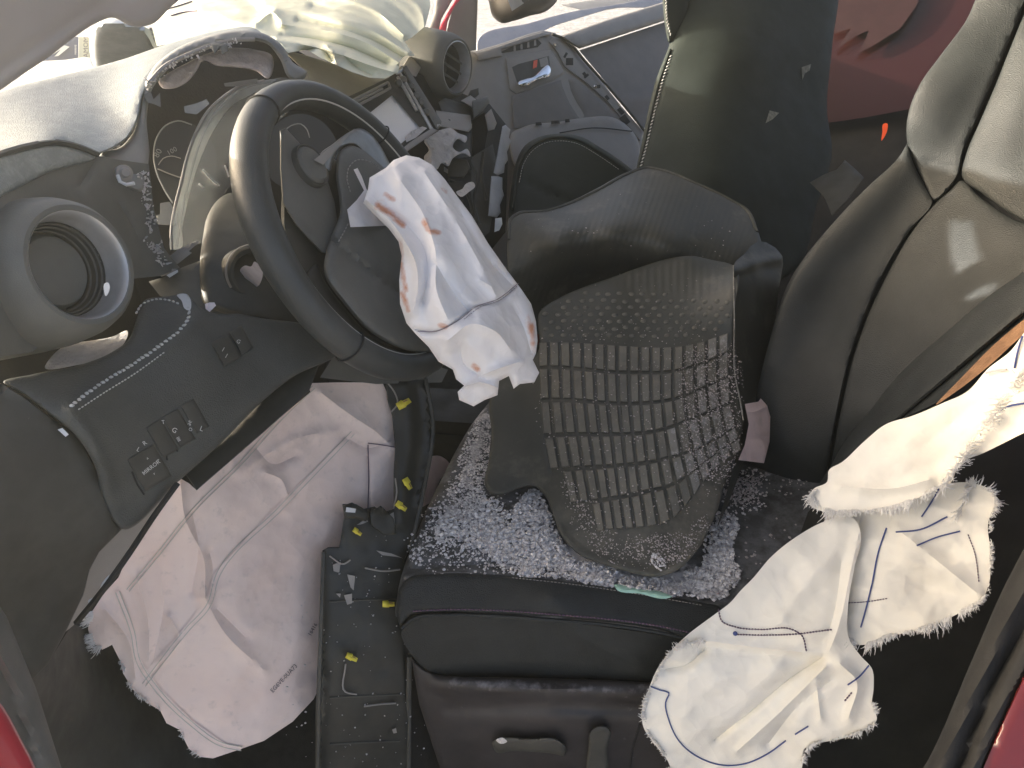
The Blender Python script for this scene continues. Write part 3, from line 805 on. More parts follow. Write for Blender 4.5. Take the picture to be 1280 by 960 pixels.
# dark cavity behind the instruments, open towards the driver
CV = rbf([(150, 250, 1.02), (250, 120, 1.12), (360, 80, 1.18), (330, 260, 1.12)])
sheet('cluster_cavity', [(150, 160), (200, 70), (330, 40), (420, 90), (470, 160), (470, 340), (300, 360), (200, 330), (150, 250)], CV, 'black', ds, .03, 14, smooth=False)
FD = rbf([(200, 105, 1.0), (260, 75, 1.04), (340, 75, 1.07), (280, 100, 1.04)])
sheet('torn_foam', [(198, 103), (210, 92), (235, 78), (262, 66), (290, 60), (318, 62), (340, 70), (342, 84), (336, 98), (318, 88), (292, 84), (270, 82), (254, 76), (246, 88), (232, 104), (214, 111), (203, 110)], FD, 'foampink', ds, .03, 4, rnd=(4, .008), noise=(.006, 14, 9))
fq = lambda x, y: HD(x, y) - .004
line('hood_rail', [(186, 104), (205, 84), (232, 70), (262, 58), (292, 50), (318, 49)], fq, .003, 'grey', ds)
V, F = [], []
for k in range(110):
    t = rng.random(); q = cat([(185, 106), (205, 84), (232, 70), (262, 58), (300, 49)], False, 1); p = q[int(t * (len(q) - 1))] + rng.normal(0, 2.2, 2) + (0, 3)
    s = .0005 + .0011 * rng.random(); c = P(p[0], p[1], float(HD(p[:1], p[1:])[0]) - .006)
    tube_geo([c, c + rng.normal(0, 1, 3) * s * 1.6], [s, s * .5], 4, V, F)
link('torn_fibres', mesh('torn_fibres', V, F), 'foam', ds, 'stuff')
sheet('hood_clip', [(264, 55), (284, 54), (286, 64), (278, 68), (274, 60), (268, 68)], lambda x, y: HD(x, y) - .012, 'plastic', ds, .012, 4, smooth=False, rnd=(2, .003))
sheet('hood_bracket', [(180, 118), (188, 114), (192, 124), (200, 116), (201, 134), (192, 130), (184, 128)], lambda x, y: HD(x, y) - .004, 'plastic', ds, .006, 4, smooth=False)
# side cheek of the dash
SD = rbf([(0, 210, .64), (110, 195, .74), (0, 260, .62), (120, 300, .74), (190, 330, .82), (180, 220, .80)])
sheet('end_cap', [(-30, 206), (30, 186), (70, 180), (100, 186), (118, 194), (60, 216), (0, 246), (-30, 258)], lambda x, y: SD(x, y) - .006, 'leather_frost', ds, .03, 6, rnd=(4, .006))
line('pad_seam', [(-30, 204), (30, 184), (70, 178), (100, 184), (122, 193)], SD, .0028, 'plastic2', ds, .006)
sheet('side_cheek', [(-30, 254), (0, 246), (60, 216), (118, 194), (150, 200), (186, 205), (192, 260), (205, 310), (225, 335), (200, 345), (150, 350), (100, 390), (40, 440), (-30, 450)], SD, 'plastic', ds, .05, 8, smooth=False,
      folds=[([(138, 230), (160, 275), (178, 310)], -.006, 2.5), ([(118, 196), (100, 236)], -.005, 3)])
lathe('cheek_screw', P(156, 216, .765), camvec(.3, .1, -1, 156, 216), [(.0001, .004), (.004, .004), (.0055, .001), (.008, 0), (.008, -.01)], 'grey', ds, 14)
tube('bent_wire', [P(a, b, .757) for a, b in [(147, 219), (150, 227), (158, 231), (168, 229)]], .0018, 'mark', ds)
# driver air vent
VA = camvec(.60, .16, -.78, 95, 335)
VC = P(103, 331, .645)
vt = lathe('air_vent', VC, VA, [(.066, -.15), (.0655, -.08), (.064, -.045), (.060, -.020), (.055, -.006), (.050, .0), (.0465, .0), (.0455, -.001)], 'plastic', ds, 48)
lathe('vent_ring', VC, VA, [(.0455, -.001), (.0445, -.002), (.0425, -.012), (.041, -.024), (.0402, -.026)], 'silver', vt, 48)
lathe('vent_throat', VC, VA, [(.0403, -.024), (.039, -.05), (.0385, -.09)], 'plastic2', vt, 40)
lathe('vent_flap', VC, VA, [(.0001, -.030), (.022, -.031), (.029, -.033), (.032, -.038), (.032, -.05)], 'plastic', vt, 36)
for rr in (.0395, .0375, .0350):
    lathe('vent_rib', VC, VA, [(rr, -.026 - (.0395 - rr) * 2), (rr - .0012, -.027 - (.0395 - rr) * 2), (rr - .0012, -.046), (rr, -.046)], 'plastic2', vt, 36)
sheet('vent_tab', [(131, 354), (135, 353), (137, 362), (132, 370), (130, 364)], [(134, 360, .62)], 'mark', vt, .004, 3)
# knee panel below
KD = rbf([(20, 475, .63), (100, 455, .68), (165, 420, .73), (180, 380, .77), (235, 372, .80), (90, 512, .635), (240, 402, .765), (300, 430, .795), (400, 420, .86), (420, 440, .87), (330, 500, .80), (240, 590, .74), (150, 650, .69), (120, 590, .655)])
kn = sheet('knee_panel', [(4, 478), (40, 468), (100, 456), (140, 440), (160, 425), (172, 395), (180, 376), (205, 371), (236, 370), (250, 384), (270, 392), (296, 392), (330, 398), (380, 405), (420, 420), (425, 440), (398, 456), (372, 468), (330, 500), (270, 560), (225, 600), (150, 660), (128, 620), (118, 582), (95, 545), (60, 515), (25, 490)],
      KD, 'leather_dash', ds, .05, 6, rnd=(5, .008), folds=[([(90, 512), (160, 466), (215, 428), (240, 402)], .006, 9), ([(84, 505), (120, 560), (135, 600)], .004, 8)])
kd = FN[kn.name]
stitches('panel_stitching', [(88, 508), (120, 484), (160, 459), (200, 432), (222, 415), (236, 396), (234, 378)], kd, 'stitch', ds, 6.0, 3.4, .0016, .0004, .4, slant=1.3)
stitches('panel_stitching', [(98, 512), (130, 491), (170, 466), (206, 440)], kd, 'stitch', ds, 4.5, 2.8, .0007)
stitches('panel_stitching', [(15, 484), (45, 490), (80, 508), (100, 530), (116, 555), (119, 572)], kd, 'stitch', ds, 4.6, 3.0, .0009, -.003)
stitches('panel_stitching', [(170, 392), (176, 382), (190, 375), (214, 376), (228, 382)], kd, 'stitch', ds, 5.4, 3.2, .0012)
sheet('corner_tape', [(221, 369), (234, 368), (239, 378), (237, 388), (231, 386), (227, 376)], lambda x, y: kd(x, y) - .003, 'mark', ds, .002, 3)
sheet('speaker_foam', [(56, 459), (70, 440), (84, 430), (112, 426), (140, 421), (160, 414), (158, 424), (150, 435), (130, 447), (98, 456)], [(60, 455, .70), (150, 420, .76), (110, 440, .725)], 'foam', ds, .02, 4, noise=(.003, 10, 5))
# bank of switches
def quad(c, w, h, an):
    co, si = math.cos(math.radians(an)), math.sin(math.radians(an))
    return [(c[0] + x * co - y * si, c[1] + x * si + y * co) for x, y in ((-w/2, -h/2), (w/2, -h/2), (w/2, h/2), (-w/2, h/2))]
for c, w, h in (((283, 437), 25, 34), ((302, 425), 17, 32)):
    sheet('switch', quad(c, w, h, -29), lambda x, y: kd(x, y) - .004, 'plastic2', ds, .006, 5, smooth=False, rnd=(2.5, .002))
text('switch_mark', 'I', 279, 437, -30, 8, lambda x, y: kd(x, y) - .004, 'mark', ds)
text('switch_mark', 'I', 283, 445, -30, 8, lambda x, y: kd(x, y) - .004, 'mark', ds)
text('switch_mark', 'G', 298, 427, -30, 7, lambda x, y: kd(x, y) - .004, 'mark', ds)
for c, w, h in (((203, 548), 22, 44), ((224, 535), 22, 44), ((244, 520), 18, 40)):
    sheet('switch', quad(c, w, h, -30), lambda x, y: kd(x, y) - .002, 'plastic2', ds, .006, 5, smooth=False, rnd=(2, .0015))
sheet('mirror_switch', quad((187, 585), 38, 46, -30), lambda x, y: kd(x, y) - .002, 'plastic2', ds, .006, 5, smooth=False, rnd=(2, .0015))
kk = lambda x, y: kd(x, y) - .0025
for s, a, b, an, sz in (('L', 173, 562, -30, 8), ('R', 181, 554, 35, 8), ('MIRROR', 189, 584.5, 38, 7.2), ('<', 181, 592, 38, 5), ('>', 198, 575, 38, 5), ('^', 185, 574, 30, 6), ('v', 192.5, 592, 30, 5),
                        ('T', 204, 528, 10, 7), ('G', 218, 538, -30, 9), ('IIII', 223, 549, -62, 6), ('%', 237, 529, -30, 8), ('O', 238, 537, -30, 6), ('L', 252, 536, -20, 9)):
    text('switch_mark', s, a, b, an, sz, kk, 'mark', ds)
for q in ([(205, 545), (214, 556), (222, 564)], [(222, 520), (232, 538)], [(165, 590), (172, 606), (180, 618)], [(205, 552), (209, 575)]):
    line('panel_gap', q, kd, .0008, 'black', ds, .0005)
# column lower shroud and key barrel
CD = rbf([(330, 300, .90), (300, 400, .86), (420, 440, .92), (480, 480, .98), (250, 340, .86), (260, 250, .95)])
sheet('lower_fascia', [(186, 352), (205, 346), (228, 334), (250, 326), (300, 330), (380, 380), (460, 430), (560, 462), (552, 478), (470, 480), (400, 472), (420, 440), (380, 408), (300, 402), (245, 384), (200, 370)],
      lambda x, y: CD(x, y) + .02, 'plastic', ds, .06, 8, smooth=False)
sheet('column_shroud', [(250, 352), (253, 300), (260, 268), (272, 250), (284, 242), (298, 241), (310, 250), (330, 290), (370, 352), (400, 400), (380, 412), (330, 404), (280, 392), (255, 380)],
      CD, 'plastic2', ds, .08, 7, rnd=(9, .02))
KA = camvec(.35, .05, -.93, 315, 342)
kc = P(318, 341, .872)
kb2 = lathe('key_barrel', kc, KA, [(.030, -.03), (.030, -.004), (.027, .001), (.023, .0), (.021, -.010)], 'plastic2', ds, 32)
lathe('barrel_ring', kc, KA, [(.0305, .0005), (.0312, .002), (.032, .0005), (.0318, -.004)], 'grey', kb2, 32, a0=-.9, a1=2.2)
sheet('torn_lock', [(300, 338), (306, 332), (314, 333), (318, 327), (323, 330), (328, 338), (327, 350), (322, 358), (314, 358), (308, 350), (304, 344)], [(312, 340, .832), (326, 350, .832)], 'foampink', kb2, .012, 2.5, noise=(.002, 7, 3))
sheet('torn_tag', [(256, 380), (262, 378), (268, 378), (270, 382), (266, 386), (262, 390), (257, 386)], [(262, 383, .785)], 'foampink', ds, .004, 3, smooth=False)
# underside panel, black bracket and steel flap below the knee panel
sheet('under_bracket', [(426, 442), (398, 458), (386, 490), (330, 540), (246, 613), (228, 588), (270, 556), (330, 498), (372, 466)], [(420, 450, .885), (330, 520, .835), (240, 605, .775)], 'plastic2', ds, .02, 8, smooth=False, rnd=(3, .004))
sheet('broken_edge', [(274, 543), (286, 528), (302, 522), (298, 532), (280, 548), (270, 556)], [(286, 538, .785)], 'mark', ds, .002, 3, smooth=False)
sheet('steel_flap', [(224, 598), (190, 628), (150, 662), (122, 690), (112, 712), (104, 742), (88, 772), (80, 790), (96, 778), (126, 738), (160, 690), (192, 640), (214, 612)], [(220, 600, .755), (120, 700, .72), (84, 785, .74)], 'grey', ds, .003, 5, rnd=(2, .001))
line('flap_edge', [(222, 604), (196, 640), (160, 694), (130, 736), (96, 778)], rbf([(220, 600, .753), (120, 740, .72), (84, 785, .74)]), .003, 'black', ds, -.004)
sheet('torn_strip', [(137, 718), (130, 732), (120, 750), (112, 756), (110, 752), (122, 744), (128, 728)], [(124, 740, .712)], 'mark', ds, .001, 3)
sheet('fascia_side', [(-30, 470), (4, 480), (30, 496), (62, 520), (98, 548), (122, 590), (134, 628), (152, 662), (124, 690), (112, 712), (104, 744), (84, 786), (60, 830), (40, 850), (10, 780), (-30, 720)],
      [(-30, 480, .60), (60, 530, .635), (130, 640, .685), (90, 760, .70), (0, 650, .60), (40, 840, .66)], 'plastic2', ds, .03, 9, smooth=False, rnd=(4, .006),
      folds=[([(8, 484), (50, 515), (100, 560), (122, 600), (138, 640)], .004, 2.5)])
sheet('seam_tab', [(72, 537), (78, 535), (86, 543), (82, 546)], [(79, 541, .628)], 'mark', ds, .002, 3, smooth=False)
sheet('kick_panel', [(40, 848), (62, 826), (90, 780), (130, 790), (230, 900), (300, 985), (60, 985), (30, 880)], [(60, 830, .72), (200, 960, .98), (60, 980, .78), (130, 800, .92)], 'plastic2', ds, .03, 10, smooth=False,
      folds=[([(36, 880), (80, 838), (110, 815)], -.004, 2)])
# ================================================================== instruments: loose cluster
ic = thing('instrument_cluster', 'round speedometer dial with pale rim under the torn hood', 'gauge', P(215, 260, .99))
GD = rbf([(195, 200, .985), (260, 160, 1.03), (220, 250, .99)])
gq = [(192, 190), (196, 172), (206, 158), (218, 151), (232, 152), (250, 160), (270, 190), (268, 220), (240, 250), (214, 252), (202, 232), (194, 212)]
sheet('dial_face', gq, GD, 'gauge', ic, .01, 6)
line('dial_rim', [(216, 254), (206, 238), (196, 216), (192, 194), (196, 172), (207, 157), (222, 151), (240, 156)], GD, .0009, 'dim', ic, .003)
text('dial_number', '80', 197.5, 191.5, 60, 11, GD, 'dim', ic, .003)
text('dial_number', '100', 215, 189, 30, 9, GD, 'dim', ic, .003)
line('dial_needle_edge', [(197, 211), (214, 218), (226, 222)], GD, .0008, 'grey', ic, .003)
line('dial_arc', [(198, 206), (204, 198), (214, 195), (226, 198)], GD, .0006, 'grey', ic, .003)
sheet('second_dial', [(330, 180), (345, 155), (372, 142), (400, 150), (420, 175), (420, 220), (380, 240), (340, 225)], [(370, 190, 1.06)], 'gauge', ic, .01, 8)
line('second_dial_rim', [(352, 168), (364, 157), (376, 155), (384, 162), (387, 172)], rbf([(370, 160, 1.05)]), .0008, 'dim', ic)

lens = thing('cluster_lens', 'cracked smoky clear plastic lens cover hanging beside the steering wheel', 'lens cover', P(240, 320, .93))
LD = rbf([(345, 100, .99), (290, 112, .925), (255, 150, .915), (232, 200, .905), (218, 250, .895), (210, 310, .885), (320, 160, .99), (290, 215, .985), (262, 275, .965), (255, 302, .94)])
lo = sheet('lens_shell', [(360, 98), (330, 101), (300, 108), (278, 122), (258, 142), (244, 168), (233, 200), (226, 230), (219, 258), (214, 290), (215, 312), (235, 308), (256, 300), (256, 284), (268, 262), (285, 236), (300, 215), (318, 190), (340, 160), (366, 128)],
      LD, 'clear', lens, .0025, 6)
sheet('lens_band', [(345, 100), (300, 108), (276, 122), (256, 142), (242, 168), (231, 200), (224, 232), (217, 260), (213, 290), (214, 312), (226, 310), (228, 285), (234, 256), (242, 224), (254, 190), (270, 158), (290, 132), (318, 116)], lambda x, y: LD(x, y) - .002, 'clearband', lens, .0015, 5)
line('lens_edge', [(345, 100), (300, 112), (272, 136), (252, 172), (240, 210), (228, 262), (221, 308)], LD, .0016, 'clear', lens, .003)
line('lens_rim', [(330, 101), (300, 108), (278, 122), (258, 142), (244, 168), (233, 200), (226, 230), (219, 258), (214, 290), (215, 312)], LD, .0018, 'grey', lens, .001)
sheet('lens_tab', [(230, 133), (246, 129), (258, 124), (262, 130), (252, 138), (246, 143), (231, 141)], [(245, 135, .905)], 'clear', lens, .004, 4, smooth=False)
sheet('lens_tab', [(200, 254), (212, 252), (222, 268), (220, 282), (206, 281), (190, 280), (188, 270), (200, 268)], [(205, 268, .88)], 'clear', lens, .004, 4, smooth=False)
sheet('lens_tab', [(280, 104), (300, 101), (322, 98), (322, 104), (300, 108), (281, 108)], [(300, 103, .925)], 'plastic2', lens, .004, 4, smooth=False)
for q in ([(254, 212), (262, 222), (274, 232)], [(281, 207), (284, 214), (286, 221)], [(249, 230), (254, 234)]):
    line('crack_glint', q, LD, .0011, 'mark', lens, .003, step=4)
sheet('broken_mount', [(210, 322), (222, 312), (246, 300), (250, 302), (236, 314), (240, 316), (222, 330), (214, 328)], [(230, 316, .862)], 'grey', lens, .008, 4, smooth=False, rnd=(1.5, .002))
sheet('broken_mount', [(193, 334), (204, 322), (216, 336), (222, 336), (214, 342), (202, 346), (196, 342)], [(205, 336, .845)], 'grey', lens, .008, 4, smooth=False, rnd=(1.5, .002))
sheet('broken_mount', [(208, 344), (216, 340), (222, 337), (223, 340), (212, 347)], [(215, 342, .838)], 'mark', lens, .003, 3, smooth=False)
V, F = [], []
for k in range(130):
    q = cat([(180, 218), (184, 250), (190, 275), (184, 300), (196, 312), (206, 330)], False, 1); p = q[int(rng.random() * (len(q) - 1))] + rng.normal(0, 3, 2)
    s = .0005 + .0011 * rng.random(); c = P(p[0], p[1], float(SD(p[:1], p[1:])[0]) - .003)
    tube_geo([c, c + rng.normal(0, 1, 3) * s * 1.6], [s, s * .4], 4, V, F)
link('debris_fibres', mesh('debris_fibres', V, F), 'foam', ds, 'stuff')

# ================================================================== steering wheel
WC = P(456.6, 289.3, .90)
WN = np.array([.85028, -.11802, .51293]); WN /= np.linalg.norm(WN)
sw = thing('steering_wheel', 'black leather steering wheel with silver spoke trim and burst centre', 'steering wheel', WC)
WU = camvec(-.50, .866, 0, 457, 289); WU = WU - WN * np.dot(WU, WN); WU /= np.linalg.norm(WU)
WS = np.cross(WN, WU)
def wheel_pt(r, a, h=0.0): return WC + WN * h + r * (math.cos(a) * WU + math.sin(a) * WS)
def ring(name, R, a0, a1, rx, ry, m, parent, seg=64, cs=14, h=0.0, prof=None):
    V, F = [], []
    full = abs(a1 - a0 - 2 * math.pi) < 1e-6
    for i in range(seg + 1):
        a = a0 + (a1 - a0) * i / seg
        er = math.cos(a) * WU + math.sin(a) * WS
        fx, fy = (prof(a) if prof else (rx, ry))
        for k in range(cs):
            t = 2 * math.pi * k / cs
            V.append(WC + WN * (h + fy * math.sin(t)) + er * (R + fx * math.cos(t)))
    for i in range(seg):
        for k in range(cs):
            a = i * cs + k; b = i * cs + (k + 1) % cs
            F.append((a, a + cs, b + cs, b))
    F.append(tuple(range(cs))); F.append(tuple(seg * cs + k for k in reversed(range(cs))))
    return link(name, mesh(name, V, F), m, parent)
RW = .1675
TW = 2 * math.pi
rim = ring('rim', RW, 0, TW, .0155, .0185, 'rimleather', sw, 96, 18, prof=lambda a: (.0155 + .002 * max(0, math.cos(2 * (a - .9))), .0182 + .002 * max(0, math.cos(2 * (a - .9)))))
def wpx(p):
    v = np.asarray(p) - CAM; z = np.dot(v, D_); return 640 + FPX * np.dot(v, R_) / z, 480 - FPX * np.dot(v, U_) / z
# seam on the inner side of the rim and joints in its cover
tube('rim_seam', [WC + WN * .012 + (RW - .011) * (math.cos(a) * WU + math.sin(a) * WS) for a in np.linspace(0, TW, 97)], .0011, 'stitch', rim)
for a in (.35, 2.15, 2.35 + 1.9, 5.3):
    er = math.cos(a) * WU + math.sin(a) * WS
    c = WC + RW * er
    tube('rim_joint', [c + (.0170 * math.cos(t) * er + .0196 * math.sin(t) * WN) for t in np.linspace(0, TW, 25)], .0010, 'black', rim, 5)
# depth of the wheel plane (offset h towards the driver)
def WD(h):
    nn = WN; c = WC + nn * h
    def f(x, y):
        x = np.asarray(x, float); y = np.asarray(y, float)
        rd = ((x - 640) / FPX)[..., None] * R_ + ((480 - y) / FPX)[..., None] * U_ + D_
        return np.dot(c - CAM, nn) / (rd @ nn)
    return f
sheet('left_spoke', [(350, 163), (357, 160), (372, 176), (394, 203), (408, 222), (418, 252), (424, 290), (416, 318), (402, 316), (370, 282), (353, 254), (350, 210)], WD(.004), 'plastic', sw, .03, 6, smooth=False, rnd=(4, .006))
bd = WD(.008)
lathe('control_button', P(389, 207, float(bd(np.array([389.]), np.array([207.]))[0])), WN, [(.0001, .006), (.018, .005), (.021, .002), (.0215, -.004)], 'plastic', sw, 32)
lathe('button_rim', P(389, 207, float(bd(np.array([389.]), np.array([207.]))[0])), WN, [(.0215, .0015), (.0235, .003), (.0245, .001), (.0245, -.006)], 'plastic2', sw, 32)
sheet('silver_spoke', [(400, 194), (416, 180), (440, 163), (448, 160), (462, 166), (474, 180), (484, 198), (490, 214), (474, 208), (458, 194), (442, 180), (430, 182), (416, 200), (412, 214), (404, 206)], WD(.012), 'darksilver', sw, .012, 4, rnd=(3, .004))
sheet('spoke_stalk', [(392, 200), (436, 166), (444, 160), (418, 190), (404, 206)], WD(.018), 'grey', sw, .006, 4, smooth=False, rnd=(1.5, .002))
pad = WD(.016)
sheet('centre_pad', [(420, 212), (424, 190), (436, 182), (452, 186), (470, 200), (492, 222), (505, 250), (508, 300), (520, 360), (552, 410), (560, 436), (520, 440), (470, 420), (430, 380), (405, 340), (412, 300), (424, 270)],
      pad, 'plastic', sw, .05, 7, rnd=(9, .014), bulge=(60, .012), folds=[([(410, 296), (426, 310), (452, 330), (480, 352), (520, 380)], -.010, 3.5)])
stitches('pad_stitching', [(438, 240), (434, 224), (437, 208), (446, 200), (462, 202), (478, 214)], lambda x, y: pad(x, y) - .0125, 'grey', sw, 4.5, 3, .0008)
stitches('pad_stitching', [(423, 302), (430, 290), (436, 278)], lambda x, y: pad(x, y) - .0125, 'grey', sw, 4.5, 3, .0008)
sheet('lower_cover', [(404, 348), (430, 384), (470, 424), (520, 444), (548, 440), (520, 452), (470, 446), (425, 420), (398, 380), (385, 340), (395, 330)], WD(-.004), 'plastic2', sw, .03, 7, rnd=(5, .008))
sheet('hub_back', [(362, 200), (352, 250), (354, 300), (372, 352), (412, 405), (470, 440), (540, 446), (560, 420), (530, 300), (480, 220), (420, 200), (390, 190)], WD(-.010), 'plastic2', sw, .05, 10, rnd=(10, .02))
sheet('torn_flap', [(442, 212), (447, 210), (452, 220), (458, 236), (470, 262), (500, 276), (486, 282), (438, 284), (434, 262), (446, 250), (455, 238), (448, 224)], lambda x, y: pad(x, y) - .03, 'white', sw, .002, 3, smooth=False, crumple=(.004, 20, 3), folds=[([(456, 240), (470, 270)], .005, 6)])

# ================================================================== driver airbag
WB = rbf([(490, 215, .845), (520, 200, .86), (465, 240, .835), (560, 330, .80), (500, 340, .805), (640, 350, .86), (600, 400, .80), (668, 430, .86), (540, 420, .80), (590, 500, .85), (640, 478, .85)])
ab = thing('driver_airbag', 'white deflated airbag with rust coloured stains hanging from steering wheel', 'airbag', P(610, 500, .86))
WOUT = [(482, 210), (492, 200), (508, 194), (524, 197), (540, 206), (556, 224), (572, 246), (590, 270), (610, 304), (634, 338), (652, 362), (664, 380), (670, 402), (672, 426), (670, 442), (666, 450), (674, 466), (668, 478), (650, 480), (642, 486), (636, 470), (624, 476), (622, 494), (606, 500), (592, 508), (574, 500), (572, 490), (580, 482), (570, 474), (566, 462), (548, 452), (536, 434), (520, 418), (508, 404), (500, 380), (499, 350), (502, 320), (498, 302), (486, 286), (470, 270), (454, 254), (460, 236), (462, 222)]
wf = [([(458, 250), (480, 268), (505, 300), (520, 330), (522, 360), (516, 390)], .016, 7), ([(480, 262), (512, 285), (530, 310), (534, 345), (528, 375)], -.014, 8),
      ([(500, 225), (530, 270), (545, 320), (545, 360), (560, 400)], .016, 16), ([(560, 235), (590, 290), (625, 345)], -.010, 8), ([(530, 215), (560, 260), (600, 330), (620, 370)], .010, 7),
      ([(545, 330), (570, 370), (590, 395)], -.012, 9), ([(520, 412), (540, 415), (572, 400), (592, 384), (620, 378), (648, 356)], -.010, 3.5),
      ([(560, 425), (590, 405), (620, 415), (640, 440)], .016, 12), ([(575, 430), (580, 455), (600, 470)], -.014, 8), ([(600, 470), (625, 460), (650, 452)], .012, 6), ([(572, 488), (600, 478), (622, 484)], .012, 5),
      ([(640, 380), (655, 410), (664, 440)], -.009, 6), ([(600, 350), (640, 372)], .006, 4), ([(615, 330), (650, 366)], -.006, 3)]
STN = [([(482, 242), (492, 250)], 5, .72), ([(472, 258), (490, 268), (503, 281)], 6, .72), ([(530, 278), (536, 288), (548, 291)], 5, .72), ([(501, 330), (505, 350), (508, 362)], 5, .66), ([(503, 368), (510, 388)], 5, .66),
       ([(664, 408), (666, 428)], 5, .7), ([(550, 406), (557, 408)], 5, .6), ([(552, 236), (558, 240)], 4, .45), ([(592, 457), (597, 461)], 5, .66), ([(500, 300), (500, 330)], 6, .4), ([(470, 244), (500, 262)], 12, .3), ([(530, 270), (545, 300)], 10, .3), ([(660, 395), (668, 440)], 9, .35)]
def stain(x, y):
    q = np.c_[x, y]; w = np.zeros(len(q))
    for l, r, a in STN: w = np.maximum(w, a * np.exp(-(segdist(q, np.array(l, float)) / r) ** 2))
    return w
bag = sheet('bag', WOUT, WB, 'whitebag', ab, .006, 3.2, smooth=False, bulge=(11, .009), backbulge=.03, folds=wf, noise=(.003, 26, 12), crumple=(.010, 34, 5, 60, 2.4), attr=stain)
bgd = FN[bag.name]
line('bag_seam', [(522, 414), (545, 414), (575, 399), (594, 384), (622, 374), (648, 354)], bgd, .0005, 'seamthread', ab, .0010)
stitches('seam_stitching', [(580, 399), (600, 384), (625, 375), (648, 356)], bgd, 'seamthread', ab, 3.5, 2.2, .0005, .0012)
# ================================================================== passenger airbag on the dash top
pa = thing('passenger_airbag', 'cream deflated airbag crumpled over the dashboard top', 'airbag', P(380, 60, 1.3))
PD = rbf([(200, 0, 1.34), (240, 48, 1.12), (360, 80, 1.05), (340, 50, 1.13), (480, 95, 1.13), (500, 60, 1.24), (535, 0, 1.5), (380, -20, 1.44), (430, 40, 1.2), (430, 84, 1.09)])
pf = [([(250, 12), (300, 28), (340, 48), (366, 62)], .016, 9), ([(345, 50), (385, 57), (425, 68), (470, 84), (492, 90)], .026, 5), ([(352, 44), (395, 49), (440, 60), (484, 80)], -.024, 4), ([(350, 30), (405, 38), (455, 52), (498, 78)], .026, 5),
      ([(372, 26), (425, 36), (470, 52), (504, 72)], -.022, 4), ([(330, 8), (400, 20), (460, 36), (510, 66)], .028, 6), ([(390, 8), (440, 18), (480, 36), (508, 58)], -.022, 4.5), ([(420, -6), (470, 14), (505, 44)], .024, 5), ([(470, -8), (504, 16), (522, 38)], -.02, 5), ([(500, -10), (526, 12), (531, 34)], .018, 5),
      ([(376, 66), (394, 60), (408, 66), (414, 76)], -.02, 3.5), ([(408, 58), (416, 66), (420, 80)], .016, 3.5), ([(430, 70), (446, 84), (466, 94)], -.014, 4), ([(320, 30), (342, 16), (352, 28)], .022, 5), ([(300, -4), (330, 16), (344, 40)], -.012, 8)]
pab = sheet('bag', [(190, 34), (205, 18), (222, 2), (240, -25), (400, -30), (535, -30), (538, 8), (532, 32), (516, 46), (506, 52), (514, 64), (518, 70), (506, 70), (500, 76), (498, 90), (482, 98), (462, 97), (440, 90), (418, 80), (400, 72), (384, 62), (360, 66), (350, 56), (336, 46), (310, 38), (280, 36), (240, 46), (212, 54), (196, 58)],
      PD, 'cream', pa, .008, 2.8, smooth=False, folds=pf, crumple=(.010, 60, 8, 20, 2.6))
for q in ([(205, 12), (222, 8), (240, 2)], [(214, 20), (228, 16), (246, 14)]):
    line('printed_stripe', q, FN[pab.name], .0016, 'purplethread', pa, .001)

# ================================================================== centre of the dash
cs = thing('centre_console', 'stripped centre stack with torn grey padding beside the display', 'centre console', P(590, 330, 1.4))
sheet('dash_shelf', [(376, 100), (384, 92), (350, 60), (420, 80), (480, 98), (498, 92), (510, 72), (552, 46), (556, 58), (540, 64), (528, 82), (520, 96), (505, 92), (430, 128), (400, 118)], [(380, 96, 1.12), (470, 110, 1.22), (552, 50, 1.62), (430, 125, 1.16)], 'grey', cs, .05, 6, smooth=False, rnd=(3, .006))
CW = rbf([(400, 120, 1.18), (440, 160, 1.24), (520, 120, 1.36), (600, 140, 1.60), (600, 290, 1.45), (520, 260, 1.36), (630, 290, 1.5)])
sheet('stack_core', [(380, 100), (430, 125), (520, 90), (560, 110), (612, 130), (636, 160), (632, 290), (600, 330), (500, 330), (450, 220)], lambda x, y: CW(x, y) + .05, 'black', cs, .05, 12, smooth=False, noise=(.012, 22, 8))
hu = thing('display_unit', 'cracked display screen with painted white sky reflection in a black frame above centre console', 'screen', P(490, 170, 1.2))
SDp = rbf([(450, 150, 1.13), (500, 100, 1.22), (550, 165, 1.22), (510, 200, 1.15)])
frm = [(420, 132), (428, 124), (486, 97), (502, 82), (508, 82), (552, 152), (548, 164), (512, 186), (498, 192), (470, 176)]
sheet('screen_frame', frm, SDp, 'plastic2', hu, .03, 5, smooth=False, rnd=(2.5, .004), holes=[[(455, 147), (490, 119), (525, 160), (497, 183)]])
sheet('screen_glass', [(454, 147), (490, 118), (526, 160), (497, 184)], lambda x, y: SDp(x, y) + .004, 'screen', hu, .004, 5, smooth=False)
for q in ([(430, 131), (485, 103)], [(436, 138), (488, 110)], [(430, 131), (436, 138)], [(485, 103), (488, 110)], [(444, 128), (478, 111)]):
    line('frame_rail', q, SDp, .0022, 'grey', hu, .003, smooth=False)
for q in ([(505, 86), (548, 158)], [(500, 92), (540, 162)], [(506, 84), (496, 92)], [(497, 96), (521, 138)]):
    line('frame_rail', q, SDp, .0028, 'silver', hu, .004, smooth=False)
sheet('side_strip', [(503, 84), (508, 82), (552, 152), (548, 162), (545, 160)], lambda x, y: SDp(x, y) - .012, 'plastic', hu, .01, 4, smooth=False, rnd=(1.5, .003))
sheet('lower_strip', [(498, 190), (512, 178), (540, 160), (548, 163), (514, 186), (502, 194)], lambda x, y: SDp(x, y) - .010, 'grey', hu, .012, 4, smooth=False, rnd=(2, .004))
